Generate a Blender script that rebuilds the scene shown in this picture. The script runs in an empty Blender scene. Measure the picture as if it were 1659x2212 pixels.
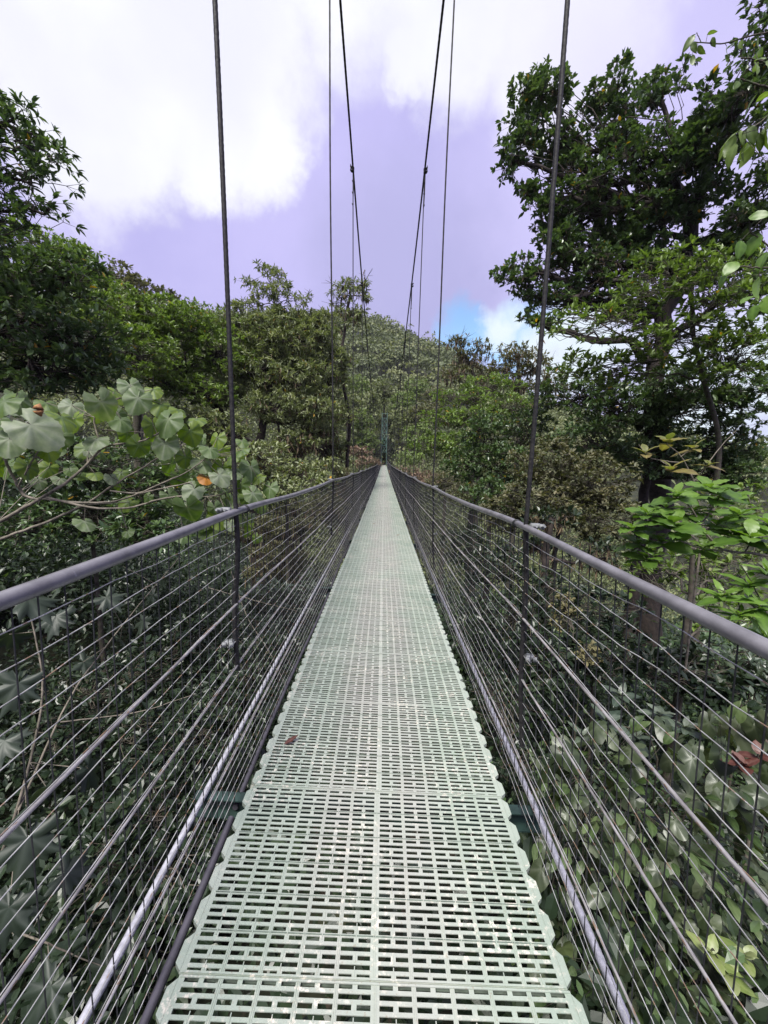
import bpy, math, random
import numpy as np
from mathutils import Matrix, Vector

SC = bpy.context.scene
COL = SC.collection
RNG = np.random.default_rng(11)
random.seed(5)
rad = math.radians

# ------------------------------------------------------------------ camera
TH, RO, YA, FPX = rad(8.0), rad(1.0), rad(0.14), 831.0     # measured in a 1659 x 2212 copy of the photo
def rz(v, a):
    c, s = math.cos(a), math.sin(a)
    return np.array([v[0]*c - v[1]*s, v[0]*s + v[1]*c, v[2]])
_F = np.array([0, math.cos(TH), -math.sin(TH)]); _R = np.array([1.0, 0, 0]); _U = np.array([0, math.sin(TH), math.cos(TH)])
CR = rz(_R*math.cos(RO) + _U*math.sin(RO), -YA)
CU = rz(_U*math.cos(RO) - _R*math.sin(RO), -YA)
CF = rz(_F, -YA)
cam_d = bpy.data.cameras.new('camera'); cam = bpy.data.objects.new('camera', cam_d); COL.objects.link(cam)
cam_d.sensor_fit = 'VERTICAL'; cam_d.sensor_height = 36.0; cam_d.lens = 36.0*FPX/2212.0
cam_d.clip_start = 0.05; cam_d.clip_end = 3000
M = Matrix((tuple(CR), tuple(CU), tuple(-CF))).transposed()
cam.matrix_world = M.to_4x4(); cam.location = (0, 0, 0)
SC.camera = cam

def ray(x, y):
    r = CF + CR*(x - 829.5)/FPX + CU*(1106 - y)/FPX
    return r
def P(x, y, d):                # point seen at pixel (x, y), d metres ahead along the bridge
    r = ray(x, y); return r*d/r[1]
def DIR(x, y):
    r = ray(x, y); return tuple(r/np.linalg.norm(r))

# ------------------------------------------------------------------ render settings
SC.view_settings.view_transform = 'Standard'; SC.view_settings.look = 'None'
SC.view_settings.gamma = 1; SC.view_settings.exposure = 0.56
SC.cycles.max_bounces = 6; SC.cycles.diffuse_bounces = 4; SC.cycles.glossy_bounces = 2
SC.cycles.transmission_bounces = 3; SC.cycles.sample_clamp_indirect = 4.0

# ------------------------------------------------------------------ sun and sky
SUN_EL, SUN_AZ = rad(60), rad(-160)           # azimuth from +Y towards +X
sun_d = bpy.data.lights.new('sun', 'SUN'); sun = bpy.data.objects.new('sun', sun_d); COL.objects.link(sun)
sun_d.energy = 4.8; sun_d.angle = rad(22); sun_d.color = (1.0, 0.97, 0.9)
sd = Vector((math.sin(SUN_AZ)*math.cos(SUN_EL), math.cos(SUN_AZ)*math.cos(SUN_EL), math.sin(SUN_EL)))
sun.rotation_euler = sd.to_track_quat('Z', 'Y').to_euler()

W = bpy.data.worlds.new('World'); SC.world = W; W.use_nodes = True
nt = W.node_tree; N = nt.nodes; L = nt.links
for n in list(N): N.remove(n)
def nd(tree, t, **k):
    n = tree.nodes.new(t)
    for a, b in k.items(): setattr(n, a, b)
    return n
out = nd(nt, 'ShaderNodeOutputWorld'); bg = nd(nt, 'ShaderNodeBackground')
L.new(bg.outputs[0], out.inputs[0])
sky = nd(nt, 'ShaderNodeTexSky', sky_type='NISHITA', sun_disc=False, sun_elevation=SUN_EL, sun_rotation=SUN_AZ)
sky.air_density = 1.0; sky.dust_density = 0.6
tc = nd(nt, 'ShaderNodeTexCoord')
def noise(scale, detail=6, rough=.55, w=None, vec=None, dist=0.0):
    n = nd(nt, 'ShaderNodeTexNoise'); n.inputs['Scale'].default_value = scale
    n.inputs['Detail'].default_value = detail; n.inputs['Roughness'].default_value = rough; n.inputs['Distortion'].default_value = dist
    L.new(vec or tc.outputs['Generated'], n.inputs['Vector']); return n
def vm(op, a, b):
    n = nd(nt, 'ShaderNodeVectorMath', operation=op)
    for i, v in enumerate((a, b)):
        if hasattr(v, 'links'): L.new(v, n.inputs[i])
        else: n.inputs[i].default_value = v
    return n
def mt(op, a, b=0.0, clamp=False):
    n = nd(nt, 'ShaderNodeMath', operation=op); n.use_clamp = clamp
    for i, v in enumerate((a, b)):
        if hasattr(v, 'links'): L.new(v, n.inputs[i])
        else: n.inputs[i].default_value = v
    return n.outputs[0]
def mr(v, a, b, c=0.0, d=1.0):
    n = nd(nt, 'ShaderNodeMapRange', interpolation_type='SMOOTHSTEP')
    L.new(v, n.inputs[0])
    for i, x in enumerate((a, b, c, d)): n.inputs[i+1].default_value = x
    return n.outputs[0]
def mixc(f, a, b):
    n = nd(nt, 'ShaderNodeMix', data_type='RGBA')
    L.new(f, n.inputs['Factor'])
    for s, v in ((6, a), (7, b)):
        if hasattr(v, 'links'): L.new(v, n.inputs[s])
        else: n.inputs[s].default_value = (*v, 1)
    return n.outputs[2]
warp = noise(3.2, 8, .62)
wv = vm('MULTIPLY', vm('SUBTRACT', warp.outputs['Color'], (.5, .5, .5)).outputs[0], (.17, .17, .17))
warp2 = noise(13, 8, .68)
wv2 = vm('MULTIPLY', vm('SUBTRACT', warp2.outputs['Color'], (.5, .5, .5)).outputs[0], (.085, .085, .085))
dirv = vm('NORMALIZE', vm('ADD', vm('ADD', tc.outputs['Generated'], wv.outputs[0]).outputs[0], wv2.outputs[0]).outputs[0], (0, 0, 0))
def blob(px, py, deg_in, deg_out):           # a patch of cloud round a bearing
    d = vm('DOT_PRODUCT', dirv.outputs[0], DIR(px, py)).outputs['Value']
    return mr(d, math.cos(rad(deg_out)), math.cos(rad(deg_in)))
def add(*v):
    r = v[0]
    for x in v[1:]: r = mt('MAXIMUM', r, x)
    return r
base_n = noise(1.8, 7, .55).outputs['Fac']
lav = mixc(mr(base_n, .35, .7), (.345, .33, .60), (.42, .395, .67))
white = add(blob(360, 0, 9, 15), blob(200, 200, 6, 10.5), blob(470, 200, 5, 10), blob(570, 330, 2, 6), blob(420, 340, 1, 5), blob(1010, 0, 4, 10), blob(1220, 90, 4, 9), blob(900, 130, 1, 5), blob(760, -420, 9, 16), blob(760, -2500, 12, 22))
lowdark = blob(880, 620, 4, 16)
c1 = mixc(mt('MULTIPLY', lowdark, .55), lav, (.28, .28, .47))
wn = mr(noise(2.6, 6, .5).outputs['Fac'], .36, .62, .68, 1.0)
c2 = mixc(mt('MULTIPLY', white, wn), c1, (.73, .745, .76))
rightlav = blob(1640, 250, 12, 30)
c3 = mixc(mt('MULTIPLY', rightlav, .45), c2, (.50, .47, .70))
clear = mt('MULTIPLY', add(blob(1110, 725, 2.5, 6.5), blob(1010, 725, 1.5, 5)), .95)
skyc = vm('MULTIPLY', sky.outputs[0], (.13, .155, .165))
c4 = mixc(clear, c3, skyc.outputs[0])
puff = add(blob(1240, 765, 3, 8), blob(1090, 695, 1, 4.5), blob(1620, 900, 5, 14))
c5 = mixc(mt('MULTIPLY', puff, mr(noise(7, 6, .6).outputs['Fac'], .32, .55, .45, 1.0)), c4, (.60, .68, .74))
L.new(c5, bg.inputs[0]); bg.inputs[1].default_value = 1.0

# ------------------------------------------------------------------ mesh and object helpers
def make_mesh(name, V, Fa, rnd=None, mats=(), midx=None, smooth=False):
    me = bpy.data.meshes.new(name)
    V = np.asarray(V, dtype=np.float32); n = len(V)
    if isinstance(Fa, np.ndarray):
        k = Fa.shape[1]; nf = len(Fa)
        me.vertices.add(n); me.vertices.foreach_set('co', V.ravel())
        me.loops.add(nf*k); me.loops.foreach_set('vertex_index', Fa.astype(np.int32).ravel())
        me.polygons.add(nf); me.polygons.foreach_set('loop_start', np.arange(0, nf*k, k, dtype=np.int32))
        me.update(calc_edges=True)
    else:
        me.from_pydata(V.tolist(), [], Fa); me.update()
    if rnd is not None:
        a = me.attributes.new('rnd', 'FLOAT', 'POINT'); a.data.foreach_set('value', np.asarray(rnd, dtype=np.float32))
    for m in mats: me.materials.append(m)
    if midx is not None: me.polygons.foreach_set('material_index', np.asarray(midx, dtype=np.int32))
    me.polygons.foreach_set('use_smooth', np.full(len(me.polygons), bool(smooth)))
    return me
def obj(name, me, parent=None, label=None, cat=None, group=None, kind=None, loc=None):
    o = bpy.data.objects.new(name, me); COL.objects.link(o)
    if parent is not None: o.parent = parent
    if loc is not None: o.location = loc
    for k, v in (('label', label), ('category', cat), ('group', group), ('kind', kind)):
        if v: o[k] = v
    return o
class MB:                                  # collects triangles/quads (quads stored; triangles repeat)
    def __init__(s): s.v = []; s.f = []; s.n = 0; s.r = []
    def add(s, V, Fc, r=0.5):
        V = np.asarray(V, float); Fc = np.asarray(Fc, int)
        if Fc.shape[1] == 4: Fc = np.vstack([Fc[:, [0, 1, 2]], Fc[:, [0, 2, 3]]])
        s.v.append(V); s.f.append(Fc + s.n); s.n += len(V)
        s.r.append(np.broadcast_to(r, (len(V),)))
    def box(s, c, h, R=None):
        x = np.array([[i, j, k] for i in (-1, 1) for j in (-1, 1) for k in (-1, 1)], float)*np.array(h)
        if R is not None: x = x @ np.asarray(R).T
        s.add(x + np.array(c), [[0, 1, 3, 2], [4, 6, 7, 5], [0, 4, 5, 1], [2, 3, 7, 6], [0, 2, 6, 4], [1, 5, 7, 3]])
    def bar(s, a, b, w, h):                # box beam from a to b
        a = np.asarray(a, float); b = np.asarray(b, float); d = b - a; l = np.linalg.norm(d); d /= l
        up = np.array([0, 0, 1.0]) if abs(d[2]) < .95 else np.array([0, 1.0, 0])
        x = np.cross(d, up); x /= np.linalg.norm(x); z = np.cross(x, d)
        s.box((a + b)/2, (w/2, l/2, h/2), np.stack([x, d, z], 1))
    def tube(s, pts, r, sides=6, rnd=.5, lobes=0, twist=0.0, cap=True):
        p = np.asarray(pts, float); n = len(p); r = np.broadcast_to(np.asarray(r, float), (n,))
        t = np.gradient(p, axis=0); t /= (np.linalg.norm(t, axis=1, keepdims=True) + 1e-9)
        ref = np.array([0, 0, 1.0]) if abs(t[0][2]) < .9 else np.array([0, 1.0, 0])
        x = np.cross(t, ref); x /= (np.linalg.norm(x, axis=1, keepdims=True) + 1e-9); y = np.cross(t, x)
        a = np.linspace(0, 2*math.pi, sides, endpoint=False)
        A = np.broadcast_to(a, (n, sides))
        rr = r[:, None]*np.ones((1, sides))
        if lobes:
            sl = np.concatenate([[0], np.cumsum(np.linalg.norm(np.diff(p, axis=0), axis=1))])
            rr = rr*(1 + .16*np.abs(np.cos(.5*lobes*(A + twist*sl[:, None]))) - .1)
        V = p[:, None, :] + (np.cos(A)*rr)[..., None]*x[:, None, :] + (np.sin(A)*rr)[..., None]*y[:, None, :]
        i = np.arange(n-1)[:, None]*sides; j = np.arange(sides)[None]; j2 = (j+1) % sides
        Fq = np.stack([i+j, i+j2, i+sides+j2, i+sides+j], -1).reshape(-1, 4)
        s.add(V.reshape(-1, 3), Fq, rnd)
        if cap and sides > 3:
            c = [[0, k, k+1] for k in range(1, sides-1)]
            s.v.append(np.vstack([V[0], V[-1]])); s.r.append(np.full(2*sides, rnd))
            s.f.append(np.array(c)[:, ::-1] + s.n); s.f.append(np.array(c) + s.n + sides); s.n += 2*sides
    def cones(s, A, B, ra, rb, rnd=.5):    # many straight three-sided twigs at once
        A = np.asarray(A, float); B = np.asarray(B, float); n = len(A)
        if n == 0: return
        d = B - A; d /= (np.linalg.norm(d, axis=1, keepdims=True) + 1e-9)
        ref = np.where(np.abs(d[:, 2:3]) < .9, np.array([[0, 0, 1.0]]), np.array([[1.0, 0, 0]]))
        x = np.cross(d, ref); x /= (np.linalg.norm(x, axis=1, keepdims=True) + 1e-9); y = np.cross(d, x)
        V = []
        for c, r in ((A, ra), (B, rb)):
            r = np.broadcast_to(r, (n,))[:, None]
            for k in range(3):
                an = 2*math.pi*k/3; V.append(c + r*(math.cos(an)*x + math.sin(an)*y))
        V = np.stack(V, 1).reshape(-1, 3); b = np.arange(n)[:, None]*6
        f = np.concatenate([b + np.array([[k, (k+1) % 3, 3+(k+1) % 3]]) for k in range(3)] + [b + np.array([[k, 3+(k+1) % 3, 3+k]]) for k in range(3)], 0)
        s.v.append(V); s.f.append(f + s.n); s.n += len(V); s.r.append(np.full(len(V), rnd))
    def mesh(s, name, mat, smooth=True):
        return make_mesh(name, np.vstack(s.v), np.vstack(s.f), np.concatenate(s.r), (mat,), smooth=smooth)

# ------------------------------------------------------------------ materials
def mat_base(name):
    m = bpy.data.materials.new(name); m.use_nodes = True; t = m.node_tree
    for n in list(t.nodes): t.nodes.remove(n)
    o = t.nodes.new('ShaderNodeOutputMaterial'); p = t.nodes.new('ShaderNodeBsdfPrincipled')
    t.links.new(p.outputs[0], o.inputs[0]); return m, t, p, o
def leaf_mat(name, cols, rough=.42, trans=.28, ns=2.2, tcol=None, back=None, spec=.5, odd=None, oddp=.985, vein=0.0):
    m, t, p, o = mat_base(name)
    at = t.nodes.new('ShaderNodeAttribute'); at.attribute_name = 'rnd'
    cr = t.nodes.new('ShaderNodeValToRGB'); t.links.new(at.outputs['Fac'], cr.inputs[0])
    e = cr.color_ramp.elements; k = len(cols)
    while len(e) < k + (2 if odd else 0): e.new(.5)
    top = oddp if odd else 1.0
    for i, c in enumerate(cols): e[i].position = top*i/(k-1) if k > 1 else 0; e[i].color = (*c, 1)
    if odd: e[k].position = oddp + .002; e[k].color = (*odd, 1); e[k+1].position = 1; e[k+1].color = (*odd, 1)
    col = cr.outputs[0]
    tx = t.nodes.new('ShaderNodeTexCoord'); nz = t.nodes.new('ShaderNodeTexNoise'); nz.inputs['Scale'].default_value = ns; nz.inputs['Detail'].default_value = 5
    t.links.new(tx.outputs['Object'], nz.inputs['Vector'])
    mxn = t.nodes.new('ShaderNodeMix'); mxn.data_type = 'RGBA'; mxn.blend_type = 'MULTIPLY'; mxn.inputs['Factor'].default_value = .55
    cr2 = t.nodes.new('ShaderNodeValToRGB'); t.links.new(nz.outputs['Fac'], cr2.inputs[0])
    cr2.color_ramp.elements[0].position = .3; cr2.color_ramp.elements[0].color = (.45, .5, .5, 1); cr2.color_ramp.elements[1].position = .68; cr2.color_ramp.elements[1].color = (1.15, 1.1, 1, 1)
    t.links.new(col, mxn.inputs[6]); t.links.new(cr2.outputs[0], mxn.inputs[7]); col = mxn.outputs[2]
    if back:
        g = t.nodes.new('ShaderNodeNewGeometry'); mb = t.nodes.new('ShaderNodeMix'); mb.data_type = 'RGBA'
        t.links.new(g.outputs['Backfacing'], mb.inputs['Factor']); t.links.new(col, mb.inputs[6]); mb.inputs[7].default_value = (*back, 1); col = mb.outputs[2]
    t.links.new(col, p.inputs['Base Color']); p.inputs['Roughness'].default_value = rough; p.inputs['Specular IOR Level'].default_value = spec
    tr = t.nodes.new('ShaderNodeBsdfTranslucent'); ms = t.nodes.new('ShaderNodeMixShader'); ms.inputs[0].default_value = trans
    hs = t.nodes.new('ShaderNodeMix'); hs.data_type = 'RGBA'; hs.blend_type = 'MULTIPLY'; hs.inputs['Factor'].default_value = 1
    t.links.new(col, hs.inputs[6]); hs.inputs[7].default_value = (*(tcol or (1.6, 1.75, .7)), 1); t.links.new(hs.outputs[2], tr.inputs[0])
    t.links.new(p.outputs[0], ms.inputs[1]); t.links.new(tr.outputs[0], ms.inputs[2]); t.links.new(ms.outputs[0], o.inputs[0])
    return m
def noisy_mat(name, c1, c2, scale=8, rough=.6, metal=0.0, bump=0.0, c3=None, spots=.62, spec=.5, stretch=(1, 1, 1)):
    m, t, p, o = mat_base(name)
    tx = t.nodes.new('ShaderNodeTexCoord'); mp = t.nodes.new('ShaderNodeMapping'); mp.inputs['Scale'].default_value = stretch
    t.links.new(tx.outputs['Object'], mp.inputs[0])
    nz = t.nodes.new('ShaderNodeTexNoise'); nz.inputs['Scale'].default_value = scale; nz.inputs['Detail'].default_value = 6; nz.inputs['Roughness'].default_value = .62
    t.links.new(mp.outputs[0], nz.inputs['Vector'])
    cr = t.nodes.new('ShaderNodeValToRGB'); t.links.new(nz.outputs['Fac'], cr.inputs[0])
    cr.color_ramp.elements[0].position = .36; cr.color_ramp.elements[0].color = (*c1, 1); cr.color_ramp.elements[1].position = .64; cr.color_ramp.elements[1].color = (*c2, 1)
    col = cr.outputs[0]
    if c3:
        n2 = t.nodes.new('ShaderNodeTexNoise'); n2.inputs['Scale'].default_value = scale*2.7; n2.inputs['Detail'].default_value = 5; t.links.new(mp.outputs[0], n2.inputs['Vector'])
        r2 = t.nodes.new('ShaderNodeMapRange'); t.links.new(n2.outputs['Fac'], r2.inputs[0]); r2.inputs[1].default_value = spots; r2.inputs[2].default_value = spots + .06
        mx = t.nodes.new('ShaderNodeMix'); mx.data_type = 'RGBA'; t.links.new(r2.outputs[0], mx.inputs['Factor']); t.links.new(col, mx.inputs[6]); mx.inputs[7].default_value = (*c3, 1); col = mx.outputs[2]
    t.links.new(col, p.inputs['Base Color']); p.inputs['Roughness'].default_value = rough; p.inputs['Metallic'].default_value = metal; p.inputs['Specular IOR Level'].default_value = spec
    if bump:
        b = t.nodes.new('ShaderNodeBump'); b.inputs['Strength'].default_value = bump; b.inputs['Distance'].default_value = .02
        t.links.new(nz.outputs['Fac'], b.inputs['Height']); t.links.new(b.outputs[0], p.inputs['Normal'])
    return m
m_rail = noisy_mat('rail_vinyl', (.115, .112, .122), (.19, .185, .20), 14, .34, 0, .05, c3=(.26, .26, .28), spots=.7)
m_bolt = noisy_mat('galvanised', (.13, .14, .14), (.24, .25, .25), 40, .65, 0, .1)
m_cable = noisy_mat('black_cable', (.010, .010, .011), (.032, .031, .031), 60, .6, 0, .15, c3=(.075, .06, .04), spots=.66, spec=.25)
m_silver = noisy_mat('silver_strand', (.33, .33, .365), (.52, .52, .56), 50, .42, .35, .1)
m_strand = noisy_mat('weathered_strand', (.16, .15, .15), (.40, .385, .38), 60, .55, .2, .1, c3=(.22, .15, .10), spots=.6, stretch=(1, .3, 1))
m_wire = noisy_mat('light_wire', (.26, .26, .25), (.52, .52, .50), 25, .5, .2, 0, c3=(.27, .18, .12), spots=.57, stretch=(1, .6, 1))
m_wired = noisy_mat('dark_wire', (.012, .014, .015), (.035, .036, .038), 20, .6, .1, 0)
m_green = noisy_mat('green_steel', (.008, .022, .018), (.016, .04, .033), 15, .6, 0, .05, c3=(.16, .20, .17), spots=.72)
m_tower = noisy_mat('tower_steel', (.05, .11, .09), (.09, .17, .14), 2, .5, 0, 0)
m_pipe = noisy_mat('black_pipe', (.035, .033, .042), (.07, .065, .08), 12, .3, 0, .05)
m_bark = noisy_mat('bark', (.03, .024, .018), (.10, .085, .065), 9, .9, 0, .6, c3=(.05, .07, .025), spots=.55)
m_barkd = noisy_mat('dark_bark', (.016, .012, .010), (.05, .038, .032), 9, .9, 0, .6, c3=(.07, .05, .035), spots=.6)
m_barkp = noisy_mat('pale_bark', (.09, .08, .06), (.22, .19, .15), 14, .8, 0, .4, c3=(.05, .055, .03), spots=.6)
m_moss = noisy_mat('hanging_moss', (.07, .05, .03), (.17, .13, .075), 9, .95, 0, .5)

def deck_material():
    m, t, p, o = mat_base('mint_deck_plastic')
    tx = t.nodes.new('ShaderNodeTexCoord'); g = t.nodes.new('ShaderNodeNewGeometry')
    def nz(s, d=6, r=.6, sx=(1, 1, 1)):
        mp = t.nodes.new('ShaderNodeMapping'); mp.inputs['Scale'].default_value = sx; t.links.new(g.outputs['Position'], mp.inputs[0])
        n = t.nodes.new('ShaderNodeTexNoise'); n.inputs['Scale'].default_value = s; n.inputs['Detail'].default_value = d; n.inputs['Roughness'].default_value = r
        t.links.new(mp.outputs[0], n.inputs['Vector']); return n.outputs['Fac']
    def rng(v, a, b, c=0, d=1):
        n = t.nodes.new('ShaderNodeMapRange'); n.interpolation_type = 'SMOOTHSTEP'; t.links.new(v, n.inputs[0])
        for i, x in enumerate((a, b, c, d)): n.inputs[i+1].default_value = x
        return n.outputs[0]
    def mx(f, a, b):
        n = t.nodes.new('ShaderNodeMix'); n.data_type = 'RGBA'; t.links.new(f, n.inputs['Factor'])
        for s, v in ((6, a), (7, b)):
            if hasattr(v, 'links'): t.links.new(v, n.inputs[s])
            else: n.inputs[s].default_value = (*v, 1)
        return n.outputs[2]
    def ml(a, b):
        n = t.nodes.new('ShaderNodeMath'); n.operation = 'MULTIPLY'
        for i, v in enumerate((a, b)):
            if hasattr(v, 'links'): t.links.new(v, n.inputs[i])
            else: n.inputs[i].default_value = v
        return n.outputs[0]
    c = mx(rng(nz(3), .35, .65), (.27, .325, .265), (.34, .385, .325))
    sep = t.nodes.new('ShaderNodeSeparateXYZ'); t.links.new(g.outputs['Position'], sep.inputs[0])
    ab = t.nodes.new('ShaderNodeMath'); ab.operation = 'ABSOLUTE'; t.links.new(sep.outputs[0], ab.inputs[0])
    mid = rng(ab.outputs[0], .34, .12)                                 # the trodden middle
    c = mx(ml(mid, rng(nz(4, 5, .6, (1, .5, 1)), .3, .6, .25, .8)), c, (.34, .335, .305))
    c = mx(ml(rng(nz(55, 6, .7), .52, .62), rng(nz(5), .45, .6)), c, (.58, .55, .47))   # pale scuffs
    c = mx(ml(rng(nz(120, 4, .7), .6, .66), .5), c, (.24, .19, .13))                     # grit
    t.links.new(c, p.inputs['Base Color']); p.inputs['Roughness'].default_value = .42
    rr = rng(nz(9), .3, .7, .26, .5); t.links.new(rr, p.inputs['Roughness'])
    b = t.nodes.new('ShaderNodeBump'); b.inputs['Strength'].default_value = .25; b.inputs['Distance'].default_value = .004
    t.links.new(nz(160, 3), b.inputs['Height']); t.links.new(b.outputs[0], p.inputs['Normal'])
    return m
m_deck = deck_material()
m_groove = noisy_mat('groove_dark', (.08, .10, .08), (.17, .21, .17), 30, .8)

# leaf materials
YEL = (.42, .24, .02)
m_l_dark = leaf_mat('dark_laurel_leaf', [(0.040, 0.076, 0.036), (0.078, 0.130, 0.050), (0.123, 0.179, 0.068)], .33, .22, odd=YEL, oddp=.993)
m_l_mid = leaf_mat('mid_green_leaf', [(0.074, 0.123, 0.029), (0.137, 0.208, 0.046), (0.209, 0.298, 0.076)], .42, .3, odd=YEL, oddp=.994)
m_l_bright = leaf_mat('bright_green_leaf', [(0.066, 0.132, 0.022), (0.110, 0.209, 0.033), (0.165, 0.275, 0.055)], .42, .35, odd=(.3, .28, .05))
m_l_grey = leaf_mat('grey_green_leaf', [(0.107, 0.139, 0.066), (0.188, 0.223, 0.109), (0.307, 0.335, 0.170)], .45, .25, odd=YEL, oddp=.992)
m_l_olive = leaf_mat('olive_brown_leaf', [(.062, .068, .032), (.115, .12, .06), (.20, .18, .105)], .6, .25)
m_l_pink = leaf_mat('pinkish_flower_leaf', [(.10, .10, .05), (.22, .16, .11), (.36, .25, .19)], .7, .2, tcol=(1.3, 1.1, .9))
m_l_under = leaf_mat('understorey_leaf', [(0.014, 0.025, 0.013), (0.026, 0.045, 0.023), (0.050, 0.072, 0.036)], .36, .2)  # dark leaf tone stands for the deep canopy shade over the understorey
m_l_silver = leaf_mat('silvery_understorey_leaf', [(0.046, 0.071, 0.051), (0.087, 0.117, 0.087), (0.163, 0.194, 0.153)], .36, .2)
m_l_far = leaf_mat('far_forest_leaf', [(.06, .082, .032), (.135, .165, .068), (.22, .24, .105)], .6, .2, odd=(.17, .15, .11), oddp=.95)  # leaf tone lightened to take in part of the distant haze
m_l_farb = leaf_mat('far_bright_leaf', [(0.091, 0.137, 0.039), (0.150, 0.208, 0.065), (0.221, 0.286, 0.104)], .6, .25)
m_heart = leaf_mat('heart_leaf', [(.13, .19, .02), (.075, .125, .035), (.13, .18, .085), (.24, .275, .20)], .55, .34, ns=16, tcol=(1.9, 2.3, .35), back=(.15, .20, .035), odd=(.40, .16, .03), oddp=.95)  # yellow-green tones paint in light shining through some leaves
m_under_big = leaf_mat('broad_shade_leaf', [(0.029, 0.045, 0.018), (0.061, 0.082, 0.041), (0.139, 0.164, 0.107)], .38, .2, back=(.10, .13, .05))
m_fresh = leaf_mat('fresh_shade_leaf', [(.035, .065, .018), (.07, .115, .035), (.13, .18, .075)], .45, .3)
m_jag = leaf_mat('jagged_shade_leaf', [(0.022, 0.034, 0.022), (0.034, 0.050, 0.034), (0.050, 0.065, 0.046)], .5, .2)  # leaf colour darkened to hold the shade low beside the deck
m_red = leaf_mat('red_leaf', [(.07, .025, .02), (.13, .05, .04), (.22, .13, .11)], .5, .3, tcol=(1.5, .9, .8))
m_dead = leaf_mat('withered_leaf', [(.14, .08, .04), (.18, .11, .05), (.11, .065, .035)], .7, .2)
m_ground = noisy_mat('leaf_litter', (.012, .016, .009), (.04, .045, .022), 1.5, .95, 0, .5, c3=(.06, .045, .03), spots=.6)

# ------------------------------------------------------------------ leaves
def T_simple():
    return np.array([[0, 0, 0], [.42, -.5, .06], [1, 0, -.06], [.42, .5, .06]], float), np.array([[0, 1, 2], [0, 2, 3]])
def T_mid(droop=.16):
    v = np.array([[0, 0, 0], [.36, 0, 0], [.72, 0, 0], [1, 0, 0], [.28, -.42, .05], [.66, -.44, .05], [.28, .42, .05], [.66, .44, .05]], float)
    v[:, 2] = v[:, 2]*1.6 - droop*v[:, 0]**2
    f = np.array([[0, 4, 1], [4, 5, 2], [4, 2, 1], [5, 3, 2], [0, 1, 6], [6, 2, 7], [6, 1, 2], [7, 2, 3]])
    return v, f
def T_fine(droop=.25, n=7, ripple=.012, jag=0.0, obov=False):  # a long leaf with curved blade and side veins
    xs = np.linspace(0, 1, n); V = []
    for i, x in enumerate(xs):
        q = x**1.5 if obov else x
        w = .5*(math.sin(math.pi*min(.999, max(.001, q))**.85))**.8
        if jag and i % 2: w *= 1 - jag
        z = -droop*x*x
        e = .12*(-1)**i
        V += [[x, 0, z, .3], [x - .04, -w, z + .10*w + ripple*(-1)**i, e], [x - .04, w, z + .10*w + ripple*(-1)**i, e], [x - .01, -w*.5, z + .09*w - ripple*(-1)**i, -e-.05], [x - .01, w*.5, z + .09*w - ripple*(-1)**i, -e-.05]]
    Fq = []
    for i in range(n-1):
        a, b = 5*i, 5*(i+1)
        Fq += [[a+1, b+1, b+3, a+3], [a+3, b+3, b, a], [a, b, b+4, a+4], [a+4, b+4, b+2, a+2]]
    Fq = np.array(Fq)
    return np.array(V, float), np.vstack([Fq[:, [0, 1, 2]], Fq[:, [0, 2, 3]]])
def T_heart(n=43, jag=.05, cup=.24, lobes=5, deep=.03):   # broad round leaf, stalk at a notch, ridged along its veins
    V = [[0, 0, 0]]; rings = (.35, .7, 1.0); an = np.linspace(-math.pi + .22, math.pi - .22, n)
    V = [[0, 0, 0, .3]]
    for q in rings:
        for i, a in enumerate(an):
            r = .60 + .18*math.cos(a)**3*(1 if math.cos(a) > 0 else .0) + deep*math.cos(lobes*a) - (.16 if abs(a) > 2.7 else 0)
            r *= (1 - (jag if i % 2 else 0)*(q == 1.0))
            z = -cup*q*q*.6 + .035*q*math.cos(6*a) + .02*math.sin(3*a)*q
            V.append([.06 + r*q*math.cos(a), r*q*math.sin(a), z, .42*max(0, math.cos(6*a))**7 - .12 + .10*math.sin(9*a+q*5)])
    Fq = []
    for i in range(n-1): Fq.append([0, 1+i, 2+i])
    for k in range(len(rings)-1):
        for i in range(n-1):
            a = 1 + k*n + i; b = a + n
            Fq += [[a, b, b+1], [a, b+1, a+1]]
    return np.array(V, float), np.array(Fq)
TS, TM, TF, TH_, TO = T_simple(), T_mid(), T_fine(), T_heart(), T_fine(.3, 9, .02, .06, True)
TB = T_heart(20, .0, .22, 2, .04); TJ = T_heart(30, .28, .10, 6, .16)
def nrm(a): return a/(np.linalg.norm(a, axis=-1, keepdims=True) + 1e-9)
def leaves(pos, ax, up, ln, wd, tmpl, rnd):
    tv, tf = tmpl; n = len(pos)
    off = tv[:, 3] if tv.shape[1] > 3 else np.zeros(len(tv))
    ax = nrm(ax); z = nrm(up - (up*ax).sum(1, keepdims=True)*ax); y = np.cross(z, ax)
    ln = np.broadcast_to(ln, (n,))[:, None, None]; wd = np.broadcast_to(wd, (n,))[:, None, None]
    V = pos[:, None] + ln*(ax[:, None]*tv[None, :, 0:1] + z[:, None]*tv[None, :, 2:3]) + wd*y[:, None]*tv[None, :, 1:2]
    k = len(tv); Fa = (tf[None] + (np.arange(n)*k)[:, None, None]).reshape(-1, 3)
    return V.reshape(-1, 3), Fa, np.where(np.repeat(rnd, k) > .95, np.repeat(rnd, k), np.clip(np.repeat(rnd, k) + np.tile(off, n), 0, .949 if off.any() else 1))
def leaf_mesh(name, parts, mat, smooth=False):
    V = []; Fa = []; R = []; n = 0
    for v, f, r in parts: V.append(v); Fa.append(f + n); R.append(r); n += len(v)
    return make_mesh(name, np.vstack(V), np.vstack(Fa), np.concatenate(R), (mat,), smooth=smooth)
def rdir(n): return nrm(RNG.normal(size=(n, 3)))
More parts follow.
